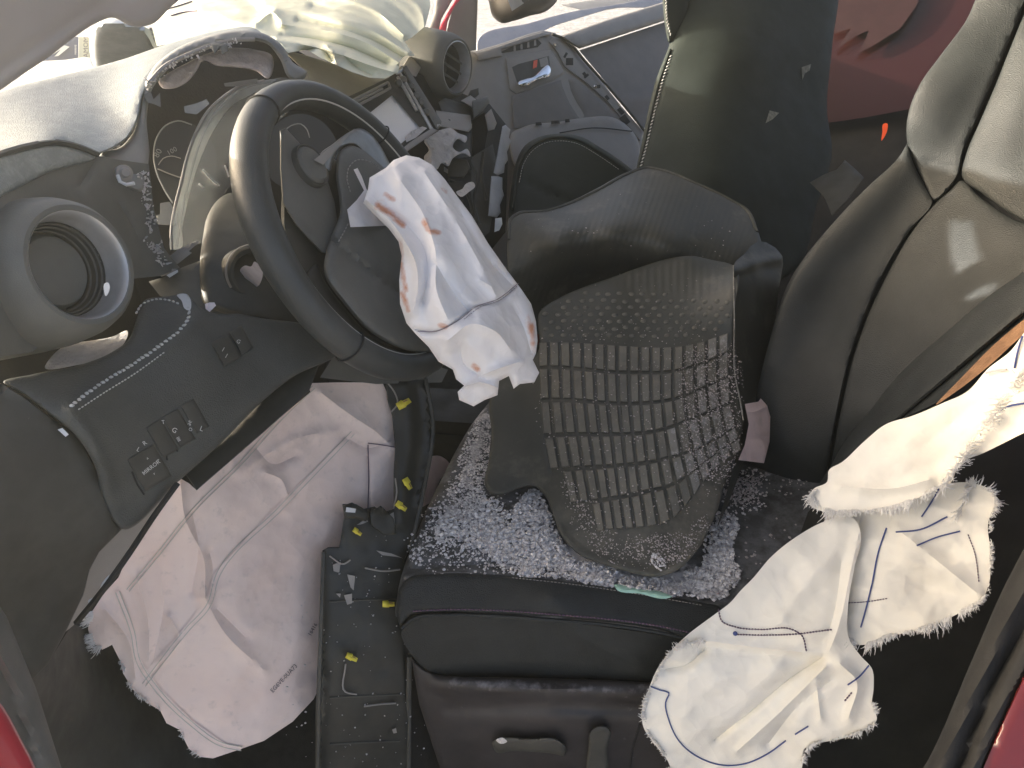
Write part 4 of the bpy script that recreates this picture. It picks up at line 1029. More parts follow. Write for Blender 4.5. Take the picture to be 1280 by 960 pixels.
sheet('broken_corner', [(506, 172), (514, 164), (528, 158), (534, 160), (520, 172), (508, 178)], lambda x, y: SDp(x, y) - .004, 'foam', hu, .004, 3, smooth=False, noise=(.003, 6, 4))
text('frame_print', 'm.', 549, 156, 10, 6, lambda x, y: SDp(x, y) - .012, 'mark', hu, .001)
for a, b in [(514, 108), (520, 120), (533, 140), (526, 128), (504, 100), (498, 104)]:
    lathe('frame_boss', P(a, b, float(SDp(np.array([a]), np.array([b]))[0]) - .004), camvec(.3, .2, -1, a, b), [(.0001, .006), (.004, .006), (.006, .002), (.006, -.006)], 'plastic', hu, 10)
# passenger-side vent at the end of the dash
PVc, PVa = P(571, 84, 1.47), camvec(.82, -.06, -.57, 571, 84)
pv = lathe('side_vent', PVc, PVa, [(.070, -.20), (.068, -.09), (.064, -.045), (.060, -.018), (.055, -.004), (.050, .002), (.0465, .001)], 'plastic', cs, 44)
lathe('vent_ring', PVc, PVa, [(.0465, .001), (.045, .0015), (.0425, -.008), (.040, -.022)], 'silver', pv, 44)
lathe('vent_throat', PVc, PVa, [(.040, -.02), (.038, -.05), (.0001, -.051)], 'plastic2', pv, 36)
vx = WS
for k, t in enumerate((-.018, .0, .018)):
    c = PVc - PVa / np.linalg.norm(PVa) * .016
    u = U_ - PVa * np.dot(U_, PVa); u /= np.linalg.norm(u); s = np.cross(PVa, u)
    hw = math.sqrt(.039 ** 2 - t * t)
    tube('vent_blade', [c + u * t - s * hw, c + u * t + s * hw], .0022, 'plastic', pv, 6)
sheet('dash_end', [(500, 92), (512, 74), (552, 46), (570, 44), (560, 70), (560, 112), (540, 122), (512, 96)], [(510, 90, 1.42), (552, 50, 1.62), (555, 110, 1.60)], 'plastic', cs, .05, 6, smooth=False, rnd=(3, .006))
# blocky brackets under the vent
def blk(outl, d, m, th=.05, r=(2.5, .006), nm='bracket'): return sheet(nm, outl, d, m, cs, th, 5, smooth=False, rnd=r)
blk([(548, 128), (556, 122), (586, 132), (592, 140), (590, 150), (552, 140)], [(550, 130, 1.42), (590, 140, 1.46), (570, 150, 1.40)], 'plastic2')
blk([(576, 126), (588, 119), (600, 128), (602, 136), (590, 134)], [(580, 126, 1.44), (600, 132, 1.45), (590, 120, 1.46)], 'grey')
blk([(545, 138), (588, 144), (590, 160), (586, 165), (548, 158)], [(545, 140, 1.37), (590, 150, 1.42), (560, 165, 1.35)], 'grey')
blk([(588, 113), (598, 110), (599, 118), (592, 124), (584, 122)], [(592, 116, 1.47)], 'plastic2')
blk([(590, 126), (610, 120), (612, 128), (604, 138), (592, 148), (591, 138)], [(592, 130, 1.42), (610, 124, 1.46), (600, 140, 1.43)], 'plastic')
blk([(606, 144), (614, 136), (621, 154), (618, 162), (610, 164)], [(612, 150, 1.44)], 'grey')
blk([(590, 150), (606, 140), (610, 165), (606, 190), (590, 196)], [(598, 165, 1.47)], 'black')
blk([(552, 160), (588, 166), (588, 196), (570, 200), (556, 182)], [(560, 170, 1.36), (585, 190, 1.38), (570, 200, 1.34)], 'plastic2')
blk([(560, 195), (584, 200), (588, 210), (580, 222), (560, 222)], [(570, 205, 1.34)], 'plastic2')
fm = [(530, 176), (540, 166), (552, 162), (564, 160), (572, 166), (584, 172), (582, 178), (572, 174), (566, 184), (574, 190), (584, 186), (588, 196), (580, 192), (566, 198), (560, 208), (552, 204), (546, 212), (536, 208), (530, 196), (536, 188)]
sheet('torn_padding', fm, [(540, 180, 1.27), (580, 180, 1.33), (550, 205, 1.25)], 'foam', cs, .03, 2.5, rnd=(3, .008), noise=(.016, 9, 6))
sheet('torn_padding', [(570, 240), (578, 236), (582, 230), (592, 228), (594, 232), (586, 240), (576, 246)], [(582, 236, 1.27)], 'foam', cs, .015, 3, noise=(.004, 6, 3))
blk([(560, 228), (578, 226), (584, 238), (570, 244)], [(570, 235, 1.29)], 'black')
sheet('console_blank', [(590, 196), (616, 180), (624, 220), (612, 290), (600, 300), (588, 260)], [(600, 200, 1.44), (612, 290, 1.36), (590, 260, 1.36)], 'plastic2', cs, .04, 7, smooth=False)
sp = thing('console_side_trim', 'grey torn strip of trim standing along the passenger side of console', 'trim strip', P(622, 290, 1.4))
sheet('upper_strip', [(628, 158), (632, 156), (638, 162), (636, 172), (639, 176), (634, 190), (635, 200), (631, 206), (630, 216), (622, 219), (617, 216), (622, 190)], [(630, 160, 1.46), (624, 215, 1.42)], 'strip', sp, .012, 4, smooth=False, rnd=(2.5, .006))
sheet('lower_strip', [(614, 220), (622, 220), (628, 222), (628, 236), (630, 244), (625, 256), (626, 266), (621, 272), (610, 270), (612, 244)], [(620, 222, 1.41), (616, 268, 1.36)], 'strip', sp, .012, 4, smooth=False, rnd=(3, .008))
sheet('broken_end', [(619, 273), (627, 272), (628, 280), (624, 288), (618, 290)], [(622, 280, 1.345)], 'housing', sp, .01, 3, smooth=False, noise=(.004, 5, 3))

# small torn clips, bosses and wires left on the console
for a, b, an in [(556, 150, 10), (566, 168, -20), (578, 158, 30), (596, 158, 0), (602, 178, 80), (584, 214, 15), (598, 236, -30), (606, 262, 70), (592, 284, 40), (574, 252, -15), (560, 214, 25), (612, 206, 85)]:
    co, si = math.cos(math.radians(an)), math.sin(math.radians(an))
    w, h = 5 + 4 * rng.random(), 2.2 + 2 * rng.random()
    dd = float(CW(np.array([a * 1.0]), np.array([b * 1.0]))[0]) - .09
    sheet('torn_clip', [(a + x * co - y * si, b + x * si + y * co) for x, y in ((-w, -h), (-w * .2, -h * .8), (w, -h * .5), (w * .8, h), (-w * .7, h * .8))], [(a, b, dd)], ('grey', 'plastic2', 'strip')[int(rng.random() * 3)], cs, .012, 4, smooth=False, rnd=(1.2, .002))
for q in ([(588, 200), (596, 222), (592, 250), (600, 280)], [(604, 190), (602, 220), (608, 250)], [(560, 224), (576, 232), (590, 262), (588, 290)]):
    tube('loose_wire', [P(x, y, 1.33) for x, y in cat(q, False, 6)], .0028, 'trimblack', cs, 6)
box('tunnel', (-.55, 1.13, .33), (.95, 1.30, .60), 'trimblack', cs, .03)
HAZE = .028
# ================================================================== passenger seat
ps = thing('passenger_seat', 'black leather passenger seat with pale piping beyond the rubber mat', 'car seat', P(760, 330, 1.7))
PCD = rbf([(640, 240, 1.52), (690, 190, 1.58), (790, 220, 1.62), (700, 280, 1.48), (650, 200, 1.58)])
pc = sheet('cushion', [(636, 262), (640, 228), (646, 200), (656, 182), (672, 172), (700, 167), (724, 170), (750, 184), (780, 204), (800, 222), (800, 300), (640, 300)], PCD, 'leather_green', ps, .22, 7, rnd=(10, .03), folds=[([(660, 226), (680, 238), (720, 256)], -.012, 4)])
pcd = FN[pc.name]
line('cushion_piping', [(641, 262), (645, 228), (651, 202), (661, 187), (676, 176), (700, 171.5), (722, 175), (748, 189), (776, 208), (796, 224)], pcd, .0028, 'leather_green', ps, .004)
stitches('cushion_stitching', [(649, 228), (655, 204), (664, 190), (678, 180), (700, 176), (720, 179), (746, 193), (774, 212)], pcd, 'stitch', ps, 3.4, 2.4, .0007)
PBD = rbf([(800, 220, 1.46), (820, 120, 1.54), (850, 0, 1.60), (900, 220, 1.43), (940, 60, 1.54), (1010, 100, 1.62), (1000, 260, 1.52), (880, 120, 1.50)])
pb = sheet('backrest', [(795, 215), (800, 190), (808, 150), (820, 100), (836, 58), (848, 20), (858, -30), (1046, -30), (1040, 60), (1034, 140), (1040, 190), (1020, 260), (1000, 330), (960, 360), (860, 340), (800, 280)], PBD, 'leather_green', ps, .18, 9, rnd=(10, .03))
pbd = FN[pb.name]
line('backrest_piping', [(797, 212), (803, 190), (812, 150), (824, 102), (838, 62)], pbd, .003, 'leather_green', ps, .004)
stitches('backrest_stitching', [(801, 208), (807, 186), (816, 148), (828, 102), (840, 66)], pbd, 'stitch', ps, 4.4, 3.0, .0014, .001, slant=1.0)
wing = sheet('headrest_wing', [(830, -30), (829, 10), (832, 36), (837, 54), (846, 46), (856, 28), (862, 0), (866, -30)], [(830, 0, 1.56), (860, 0, 1.58), (838, 50, 1.57)], 'leather_green', ps, .08, 5, rnd=(6, .02))
stitches('wing_stitching', [(833, -10), (833, 12), (836, 36), (840, 48)], FN[wing.name], 'stitch', ps, 4, 3, .0012, slant=1)
sheet('torn_label', [(957, 154), (962, 138), (974, 141), (966, 149)], lambda x, y: pbd(x, y) - .003, 'label', ps, .002, 3, smooth=False)
sheet('torn_label', [(1002, 84), (1014, 80), (1012, 88), (1006, 92), (1003, 100)], lambda x, y: pbd(x, y) - .003, 'label', ps, .002, 3, smooth=False)
lt = tag(sheet('loose_trim', [(1012, 228), (1030, 218), (1046, 212), (1056, 200), (1070, 212), (1080, 222), (1060, 250), (1040, 270), (1030, 246)], [(1015, 228, 1.5), (1075, 220, 1.46), (1040, 265, 1.42)], 'trimblack', None, .01, 6, smooth=False, rnd=(2, .003)),
     'dark grey curved plastic trim piece between the two front seats', 'trim piece')

# ================================================================== driver's seat
st = thing('driver_seat', 'black leather driver seat covered in glass crumbs with seat switches', 'car seat', P(720, 900, 1.1))
zz = lambda z: (lambda x, y: zdepth(x, y, z))
CC = [(505, 745, .935), (500, 780, .925), (690, 722, .935), (690, 750, .895), (690, 785, .892), (880, 745, .93), (880, 800, .885), (520, 690, zdepth(520, 690, .742)), (560, 600, zdepth(560, 600, .745)),
      (605, 505, zdepth(605, 505, .745)), (700, 600, zdepth(700, 600, .735)), (850, 600, zdepth(850, 600, .735)), (1000, 640, zdepth(1000, 640, .735)), (900, 690, zdepth(900, 690, .737)), (700, 680, zdepth(700, 680, .738)), (960, 480, zdepth(960, 480, .74)), (1040, 580, zdepth(1040, 580, .75))]
def powder(x, y):
    q = np.c_[x, y]; w = np.zeros(len(q)) + .06
    for l, r, a in [([(605, 520), (596, 560), (585, 600)], 16, .42), ([(560, 640), (600, 640), (640, 690)], 26, .42), ([(520, 700), (545, 660)], 16, .25), ([(660, 640), (690, 690), (800, 728), (900, 720)], 26, .5), ([(570, 665), (640, 670)], 26, .3), ([(930, 600), (1020, 578)], 5, .3), ([(905, 620), (945, 612)], 10, .35)]:
        w = np.maximum(w, a * np.exp(-(segdist(q, np.array(l, float)) / r) ** 2))
    return w
cu = sheet('cushion', [(497, 772), (497, 742), (504, 712), (516, 680), (532, 640), (552, 598), (572, 560), (590, 530), (604, 512), (640, 470), (760, 400), (960, 400), (1080, 480), (1080, 640), (960, 760), (880, 800), (860, 800), (780, 786), (700, 778), (620, 770), (540, 766), (512, 768)],
       CC, 'seattop', st, .10, 5, rnd=(8, .02), attr=powder, folds=[([(506, 722), (560, 716), (640, 720), (720, 728), (800, 740), (900, 756)], .010, 7), ([(506, 712), (560, 708), (640, 711), (720, 719), (800, 731), (900, 746)], -.006, 4)])
cud = FN[cu.name]
bo = sheet('bolster', [(496, 770), (496, 750), (500, 734), (510, 722), (540, 717), (600, 717), (660, 721), (720, 728), (800, 740), (880, 753), (900, 758), (900, 790), (880, 800), (820, 786), (760, 778), (690, 772), (600, 767), (540, 766), (512, 770), (500, 782)],
      [(500, 735, .93), (498, 775, .925), (690, 722, .915), (690, 745, .888), (690, 770, .888), (880, 756, .905), (880, 795, .878)], 'leather', st, .06, 5, rnd=(6, .012))
bod = FN[bo.name]
stitches('bolster_stitching', [(516, 764), (560, 762), (620, 763), (690, 768), (760, 774), (820, 782), (880, 795)], bod, 'purplethread', st, 4.4, 3.2, .0011, .0004)
stitches('bolster_stitching', [(640, 722), (720, 731), (800, 743), (880, 757)], bod, 'grey', st, 4.4, 3.0, .0006, .0004)
line('bolster_piping', [(502, 786), (516, 774), (560, 769), (620, 770), (690, 775), (760, 781), (820, 790), (890, 806)], lambda x, y: bod(x, y, False), .0022, 'leather', st, -.006)
sheet('side_cover', [(502, 788), (514, 774), (545, 768), (620, 770), (700, 777), (780, 787), (880, 803), (980, 815), (980, 860), (880, 856), (760, 850), (660, 847), (570, 846), (535, 838), (514, 818)],
      [(510, 790, .945), (690, 780, .905), (690, 846, .955), (880, 806, .895), (880, 855, .94), (530, 840, .97)], 'leather', st, .05, 7, folds=[([(720, 790), (760, 812), (800, 830)], .006, 10)])
TD = rbf([(520, 845, .975), (560, 850, .955), (690, 850, .942), (690, 875, .935), (690, 985, 1.03), (880, 860, .93), (880, 985, 1.02), (540, 985, 1.08), (1000, 870, .93)])
tr = sheet('side_trim', [(514, 822), (530, 836), (548, 844), (580, 846), (660, 847), (760, 850), (880, 857), (1010, 866), (1010, 990), (560, 990), (540, 930), (524, 880)], TD, 'seattrim', st, .05, 5, attr=lambda x, y: .24 * np.exp(-((y - 858 - (x - 690) * .03) / 9) ** 2) * (x > 560) + .12, smooth=False, rnd=(7, .012),
      folds=[([(540, 856), (600, 860), (700, 862), (800, 868), (900, 876)], .008, 8), ([(560, 885), (680, 884), (800, 886), (900, 892)], -.006, 8)])
trd = FN[tr.name]
sheet('recline_switch', [(616, 926), (624, 923), (660, 923), (700, 926), (708, 934), (706, 944), (690, 942), (640, 939), (620, 940)], lambda x, y: trd(x, y) - .022, 'plastic2', st, .022, 4, rnd=(4, .008))
sheet('lumbar_switch', [(738, 914), (746, 908), (760, 909), (764, 916), (760, 930), (756, 970), (738, 970), (736, 930)], lambda x, y: trd(x, y) - .020, 'plastic2', st, .02, 4, rnd=(4, .008))
for q in ([(620, 925), (628, 922), (634, 927), (626, 930)],):
    sheet('dust_patch', q, lambda x, y: trd(x, y) - .0225, 'foam', st, .0006, 3)
line('trim_joint', [(800, 905), (790, 940), (786, 990)], trd, .0014, 'black', st, .0006)
# under-seat darkness, put in as a black sheet
sheet('under_seat_shade', [(505, 800), (530, 840), (560, 990), (512, 990), (512, 860)], [(515, 820, 1.0), (540, 980, 1.12)], 'black', st, .2, 10, smooth=False)
line('front_rail', [(512, 820), (511, 870), (510, 990)], rbf([(512, 820, .985), (510, 980, 1.06)]), .0035, 'plastic2', st)

# backrest, panel by panel
def BK(dx): return dx
BD = rbf([(960, 470, 1.12), (985, 355, 1.11), (1055, 260, 1.07), (1130, 185, 1.04), (1140, 120, 1.02), (1215, 20, 1.0), (1000, 570, 1.07), (1000, 650, 1.14), (1060, 650, 1.12), (1090, 420, 1.04), (1160, 270, 1.01), (1200, 220, .99), (1280, 60, .95), (1100, 520, .97), (1200, 400, .935), (1280, 300, .88), (1280, 180, .93)])
backc = sheet('backrest_core', [(938, 520), (958, 440), (985, 355), (1060, 258), (1132, 185), (1142, 130), (1175, 70), (1215, 20), (1240, -30), (1310, -30), (1310, 420), (1180, 520), (1060, 640), (1000, 660), (925, 660), (925, 580)], lambda x, y: BD(x, y) + .022, 'leather', st, .10, 12, rnd=(8, .02))
def pan(nm, ol, fo=(), r=(4.5, .005), off=0, nz=None, ex=None, m='leather', stp=6): return sheet(nm, ol, (lambda x, y: BD(x, y) - off), m, st, .05, stp, rnd=r, folds=fo, noise=nz)
pan('inner_bolster', [(936, 540), (948, 480), (962, 425), (976, 382), (992, 346), (1030, 292), (1080, 238), (1128, 190), (1134, 180), (1142, 205), (1156, 232), (1166, 250), (1136, 290), (1108, 336), (1082, 392), (1062, 450), (1046, 520), (1034, 590), (1026, 660), (930, 660), (926, 600)], fo=[([(962, 450), (1000, 350), (1090, 250), (1130, 205)], .010, 26)])
pan('upper_bolster', [(1134, 178), (1133, 160), (1138, 132), (1150, 105), (1175, 70), (1205, 30), (1240, -30), (1292, -30), (1278, 10), (1258, 60), (1238, 110), (1220, 152), (1204, 190), (1196, 222), (1186, 236), (1168, 250), (1156, 230), (1144, 205)],
    fo=[([(1160, 150), (1200, 80), (1245, 0)], .012, 42), ([(1158, 204), (1184, 210), (1204, 212)], -.0022, 5), ([(1166, 224), (1192, 220)], -.0018, 5)])
pan('centre_panel', [(1170, 254), (1190, 236), (1200, 226), (1225, 246), (1260, 270), (1310, 296), (1310, 330), (1272, 352), (1230, 388), (1180, 430), (1130, 476), (1080, 530), (1056, 590), (1050, 660), (1030, 660), (1038, 590), (1050, 520), (1066, 450), (1086, 392), (1112, 338), (1140, 290)], fo=[([(1130, 400), (1180, 330), (1230, 290)], .012, 50)])
pan('upper_panel', [(1203, 222), (1208, 192), (1224, 154), (1242, 112), (1262, 62), (1282, 12), (1296, -30), (1320, -30), (1320, 292), (1262, 266), (1228, 242)], fo=[([(1240, 200), (1290, 60)], .012, 40)])
OBD = rbf([(1040, 590, .985), (1080, 540, .955), (1150, 470, .90), (1230, 395, .85), (1300, 340, .80), (1060, 575, .94), (1150, 500, .86), (1300, 385, .77)])
ob = sheet('outer_bolster', [(1026, 612), (1040, 580), (1066, 536), (1098, 496), (1140, 452), (1184, 414), (1236, 370), (1276, 342), (1320, 314), (1320, 366), (1278, 396), (1230, 436), (1180, 478), (1130, 520), (1080, 562), (1050, 592), (1034, 614)], OBD, 'leather', st, .10, 5, rnd=(11, .022))
sheet('bolster_side', [(1034, 606), (1050, 586), (1082, 558), (1130, 518), (1180, 476), (1230, 434), (1278, 394), (1320, 362), (1320, 384), (1282, 404), (1236, 448), (1176, 500), (1120, 528), (1090, 548), (1060, 576), (1042, 606)], lambda x, y: OBD(x, y) + .018, 'leather', st, .06, 5, folds=[])
sheet('torn_padding', [(1320, 366), (1320, 392), (1280, 418), (1240, 454), (1200, 486), (1170, 506), (1200, 474), (1250, 424), (1284, 396)], lambda x, y: OBD(x, y) + .010, 'brown', st, .02, 4, noise=(.004, 10, 5))
sheet('backrest_side', [(1010, 640), (1060, 590), (1180, 500), (1320, 400), (1320, 760), (1180, 985), (840, 985), (880, 840), (960, 780)], [(1010, 640, 1.0), (1300, 420, .93), (1250, 800, 1.02), (900, 960, 1.12), (1180, 960, 1.1)], 'trimblack', st, .06, 14, smooth=False)
line('buckle_wire', [(955, 530), (975, 545), (1000, 555), (1030, 558)], cud, .0009, 'grey', st, .02)
wt = tag(sheet('webbing_tag', [(931, 505), (948, 502), (951, 498), (959, 507), (963, 521), (962, 552), (955, 579), (923, 575), (931, 556), (936, 530)], [(940, 505, 1.07), (940, 575, 1.03)], 'pink', None, .003, 3, smooth=False, crumple=(.003, 16, 3), folds=[([(930, 515), (945, 514), (958, 508)], .005, 3), ([(928, 548), (945, 548), (960, 544)], -.004, 3)]),
     'small pink cloth scrap tucked between seat cushion and rubber mat', 'cloth scrap')

# ================================================================== rubber mat
mt = thing('rubber_mat', 'dirty black ribbed rubber floor mat folded on the driver seat', 'floor mat', P(790, 690, .95))
z2 = lambda x, y, z: zdepth(x, y, z)
MC = [(620, 605, 1.05), (660, 615, 1.035), (615, 540, 1.11), (640, 480, 1.16), (690, 650, .985), (740, 692, .945), (820, 715, .915), (870, 700, .925), (905, 630, .985), (925, 540, 1.05), (920, 440, 1.115), (918, 340, 1.15),
      (790, 660, .945), (760, 600, .99), (830, 580, .99), (780, 520, 1.05), (860, 500, 1.05), (700, 520, 1.08), (690, 430, 1.155), (800, 430, 1.135), (800, 385, 1.165), (700, 395, 1.18), (860, 345, 1.18), (860, 322, 1.205), (915, 334, 1.18), (770, 360, 1.185), (770, 348, 1.20), (675, 385, 1.19)]
MO = [(630, 470), (672, 440), (676, 388), (700, 372), (732, 358), (764, 347), (800, 334), (836, 323), (864, 320), (890, 325), (917, 332), (918, 400), (919, 470), (926, 505), (929, 525), (920, 560), (908, 600), (892, 650), (870, 690), (845, 714), (820, 721), (790, 716), (755, 706), (722, 692), (702, 670), (690, 640), (680, 618), (668, 608), (650, 610), (630, 618), (612, 616), (606, 606), (610, 580), (614, 540), (612, 500)]
mb = sheet('mat_base', MO, MC, 'rubber', mt, .006, 3.6, extra=lambda x, y: .0008 * np.cos(x * 2 * math.pi / 9.5) * np.clip((372 - y) / 10, 0, 1) * np.clip((x - 760) / 30, 0, 1), rnd=(4, .004), attr=lambda x, y: np.clip((y - 480) / 500, 0, .35) + .3 * np.exp(-((x - 880) / 50) ** 2) * (y > 420),
      folds=[([(690, 480), (684, 540), (690, 590)], -.003, 3), ([(684, 640), (720, 688), (780, 710), (830, 716), (872, 692)], .006, 7)])
mbd0 = FN[mb.name]
mbd = lambda x, y: mbd0(x, y, False)
# raised ribs: columns leaning with the mat, rows curving across it
XC = rbf([(0, 425, 672), (0, 500, 674), (0, 545, 678), (0, 600, 690), (0, 660, 706), (60, 430, 728), (60, 504, 731), (60, 554, 738), (60, 610, 748), (60, 660, 757), (120, 430, 786), (120, 504, 787), (120, 522, 789), (120, 600, 798), (120, 660, 808), (180, 430, 842), (180, 504, 842), (180, 554, 849), (180, 622, 867), (180, 660, 880), (255, 425, 912), (255, 500, 914), (255, 560, 928), (255, 640, 950)])
YR = rbf([(0, 672, 427), (0, 800, 432), (0, 860, 430), (0, 918, 412), (40, 685, 459), (40, 797, 466), (40, 852, 462), (40, 916, 437), (80, 674, 501), (80, 774, 505), (80, 846, 498), (80, 915, 468), (120, 680, 545), (120, 774, 543), (120, 868, 522), (120, 922, 498), (160, 690, 588), (160, 730, 585), (160, 817, 577), (160, 880, 558), (160, 915, 536), (200, 720, 630), (200, 755, 625), (200, 814, 613), (200, 877, 580), (200, 905, 560), (240, 730, 672), (240, 755, 665), (240, 792, 662), (240, 839, 652), (240, 867, 622), (240, 890, 590)])
def gridpt(u, k):
    x, y = 672 + u * 14.2, 430 + k * 40.0
    for _ in range(6):
        y = float(YR(np.array([k * 40.0]), np.array([x]))[0]); x = float(XC(np.array([u * 15.0]), np.array([y]))[0])
    return x, y
RZ = np.array([(668, 420), (800, 430), (918, 405), (922, 480), (928, 520), (918, 570), (900, 620), (872, 640), (850, 668), (745, 672), (735, 640), (715, 618), (700, 608), (688, 590), (678, 560), (670, 520)])
for u in range(17):
    for k in range(6):
        g4 = .12
        c4 = [gridpt(u + a, k + b) for a, b in ((g4, .05), (1 - g4, .05), (1 - g4, .95), (g4, .95))]
        cen = np.mean(c4, 0)
        if not inside(np.array([cen]), RZ)[0]: continue
        q = np.array(c4); ins = cen + (q - cen) * np.array([.78, .93])
        # two extra stations keep the rib on the curved mat
        qm = np.array([q[0], q[1], (q[1] + q[2]) / 2, q[2], q[3], (q[3] + q[0]) / 2]); im = np.array([ins[0], ins[1], (ins[1] + ins[2]) / 2, ins[2], ins[3], (ins[3] + ins[0]) / 2])
        h = .0042 * (.9 + .2 * rng.random())
        V = np.vstack([PN(qm[:, 0], qm[:, 1], mbd(qm[:, 0], qm[:, 1]) + .0005), PN(im[:, 0], im[:, 1], mbd(im[:, 0], im[:, 1]) - h)])
        F = [(6, 11, 8, 7), (11, 10, 9, 8)] + [(i, 6 + i, 6 + (i + 1) % 6, (i + 1) % 6) for i in range(6)]
        dusty = (cen[0] - 862) / 40 + (cen[1] - 490) / 200 + rng.normal(0, .25)
        if cen[1] < 450 and cen[0] < 880: dusty -= .6
        link('rib', mesh('rib', V, F, True, 25), 'rib_dusty' if dusty > .1 else 'rib', mt)
# studs
V, F = [], []
sz = np.array([(678, 392), (720, 368), (770, 360), (860, 372), (914, 372), (914, 408), (860, 424), (800, 428), (690, 420), (676, 414)])
for r in range(7):
    for c in range(18):
        x = 676 + c * 14.2 + (r % 2) * 7.0 + rng.normal(0, .8); y = 368 + r * 8.6 + rng.normal(0, .6) + .004 * (x - 800)
        if not inside(np.array([(x, y)]), sz)[0]: continue
        b = len(V); d = float(mbd(np.array([x]), np.array([y]))[0])
        for rr, hh in ((4.2, -.0006), (3.2, .0012), (1.6, .0019)):
            for t in range(8):
                a = t * math.pi / 4; V.append(P(x + rr * math.cos(a), y + rr * .72 * math.sin(a), d - hh))
        V.append(P(x, y, d - .0021))
        for i in range(2):
            for t in range(8):
                p0 = b + i * 8 + t; p1 = b + i * 8 + (t + 1) % 8
                F.append((p1, p0, p0 + 8, p1 + 8))
        for t in range(8): F.append((b + 16 + (t + 1) % 8, b + 16 + t, b + 24))
link('studs', mesh('studs', V, F, True, None), 'rib', mt, 'stuff')
# upper flap with its rolled ridge
UF = [(634, 330), (634, 300), (637, 272), (645, 266), (680, 262), (712, 252), (745, 236), (780, 217), (808, 208), (830, 212), (870, 228), (912, 248), (936, 262), (948, 290), (952, 310), (940, 330), (917, 345), (880, 350), (800, 365), (740, 400), (690, 420), (640, 400)]
UD = [(640, 300, 1.255), (640, 270, 1.29), (720, 250, 1.33), (810, 212, 1.42), (930, 262, 1.34), (945, 300, 1.28), (640, 340, 1.235), (700, 304, 1.20), (760, 296, 1.20), (830, 310, 1.21), (900, 330, 1.235), (660, 385, 1.30), (700, 350, 1.30), (750, 335, 1.295), (810, 340, 1.27), (700, 400, 1.32), (860, 326, 1.235), (900, 340, 1.235), (915, 345, 1.235)]
RL = cat([(628, 335), (660, 318), (700, 304), (740, 298), (790, 300), (840, 318), (880, 336)], False, 4)
def uex(x, y):
    q = np.c_[x, y]
    w = np.where(y < np.interp(x, RL[:, 0], RL[:, 1]) - 6, 1.0, 0.0)
    return .0007 * np.cos((x + (y - 260) * .35) * 2 * math.pi / 7.5) * np.where(y < np.interp(x, RL[:, 0], RL[:, 1]), 1, .6)
uf = sheet('mat_flap', UF, UD, 'rubber', mt, .006, 2.6, rnd=(4, .004), extra=uex, sharp=60)
line('flap_rim', [(637, 300), (640, 273), (648, 268), (682, 264), (714, 254), (748, 238), (782, 219), (808, 210), (830, 214), (870, 230), (912, 250), (934, 264), (946, 290)], FN[uf.name], .0035, 'rubber', mt, -.002)
# side wall folded away from the camera
sheet('mat_side', [(917, 332), (920, 326), (930, 318), (938, 308), (948, 301), (958, 303), (970, 310), (978, 320), (979, 330), (974, 360), (966, 420), (958, 470), (944, 530), (932, 570), (918, 610), (906, 640), (896, 660), (918, 580), (930, 525), (920, 480), (918, 400)],
      [(918, 340, 1.14), (920, 480, 1.09), (975, 330, 1.24), (960, 450, 1.19), (930, 560, 1.06), (900, 650, .99), (945, 310, 1.22)], 'rubber', mt, .006, 4, smooth=False, attr=lambda x, y: .42 * np.exp(-((y - (326 - (x - 920) * .15)) / 12) ** 2), folds=[([(920, 338), (945, 328), (976, 322)], .014, 7), ([(936, 306), (942, 326), (944, 400)], .006, 6)])
line('mat_cut_edge', [(917, 332), (918, 400), (919, 470), (926, 505), (929, 525)], mbd, .0012, 'rib_dusty', mt, .002)

# ================================================================== glass crumbs
def crumbs(name, spots, m, label, n, smin, smax, Dn, cat_='glass', parent=None, flat=.6):
    V, F = [], []
    base = np.array([(1, 0, 0), (-1, 0, 0), (0, 1, 0), (0, -1, 0), (0, 0, 1), (0, 0, -1)], float)
    cubev = np.array([(x, y, z) for x in (-1, 1) for y in (-1, 1) for z in (-1, 1)], float) * .62
    tri = [(0, 2, 4), (2, 1, 4), (1, 3, 4), (3, 0, 4), (2, 0, 5), (1, 2, 5), (3, 1, 5), (0, 3, 5)]
    cf = [(0, 1, 3, 2), (4, 6, 7, 5), (0, 4, 5, 1), (2, 3, 7, 6), (0, 2, 6, 4), (1, 5, 7, 3)]
    made = 0
    tot = sum(w for _, w, _ in spots)
    for poly, w, thr in spots:
        poly = cat(poly, True, 5); lo, hi = poly.min(0), poly.max(0)
        want = int(n * w / tot); got = 0; tries = 0
        while got < want and tries < 60:
            tries += 1
            q = lo + rng.random((600, 2)) * (hi - lo)
            q = q[inside(q, poly)]
            if thr is not None:
                e = segdist(q, poly, True)
                q = q[(fbm(q[:, 0] / 22, q[:, 1] / 22, 31) * 1.0 + np.minimum(e / 14, 1) * .5 + rng.normal(0, .26, len(q))) > thr]
            if not len(q): continue
            q = q[:want - got]
            d = Dn(q[:, 0], q[:, 1])
            s = smin + (smax - smin) * rng.random(len(q)) ** 2
            pile = np.maximum(rng.random(len(q)) ** 2 * (.006 if thr is not None and thr < .25 else .001), 0)
            c = PN(q[:, 0], q[:, 1], d)
            c[:, 2] += s * .4 + pile
            for i in range(len(q)):
                A = np.linalg.qr(rng.normal(0, 1, (3, 3)))[0]
                cube = rng.random() < .55
                vb = cubev if cube else base
                vv = (vb * (.6 + .5 * rng.random((len(vb), 3)))) @ A * s[i]
                vv[:, 2] *= flat
                b = len(V); V.extend(c[i] + vv); F.extend([tuple(b + j for j in f) for f in (cf if cube else tri)])
            got += len(q)
    o = link(name, mesh(name, V, F, False), m, parent, 'stuff')
    if parent is None: tag(o, label, cat_)
    return o
seat_top = lambda x, y: cud(x, y)
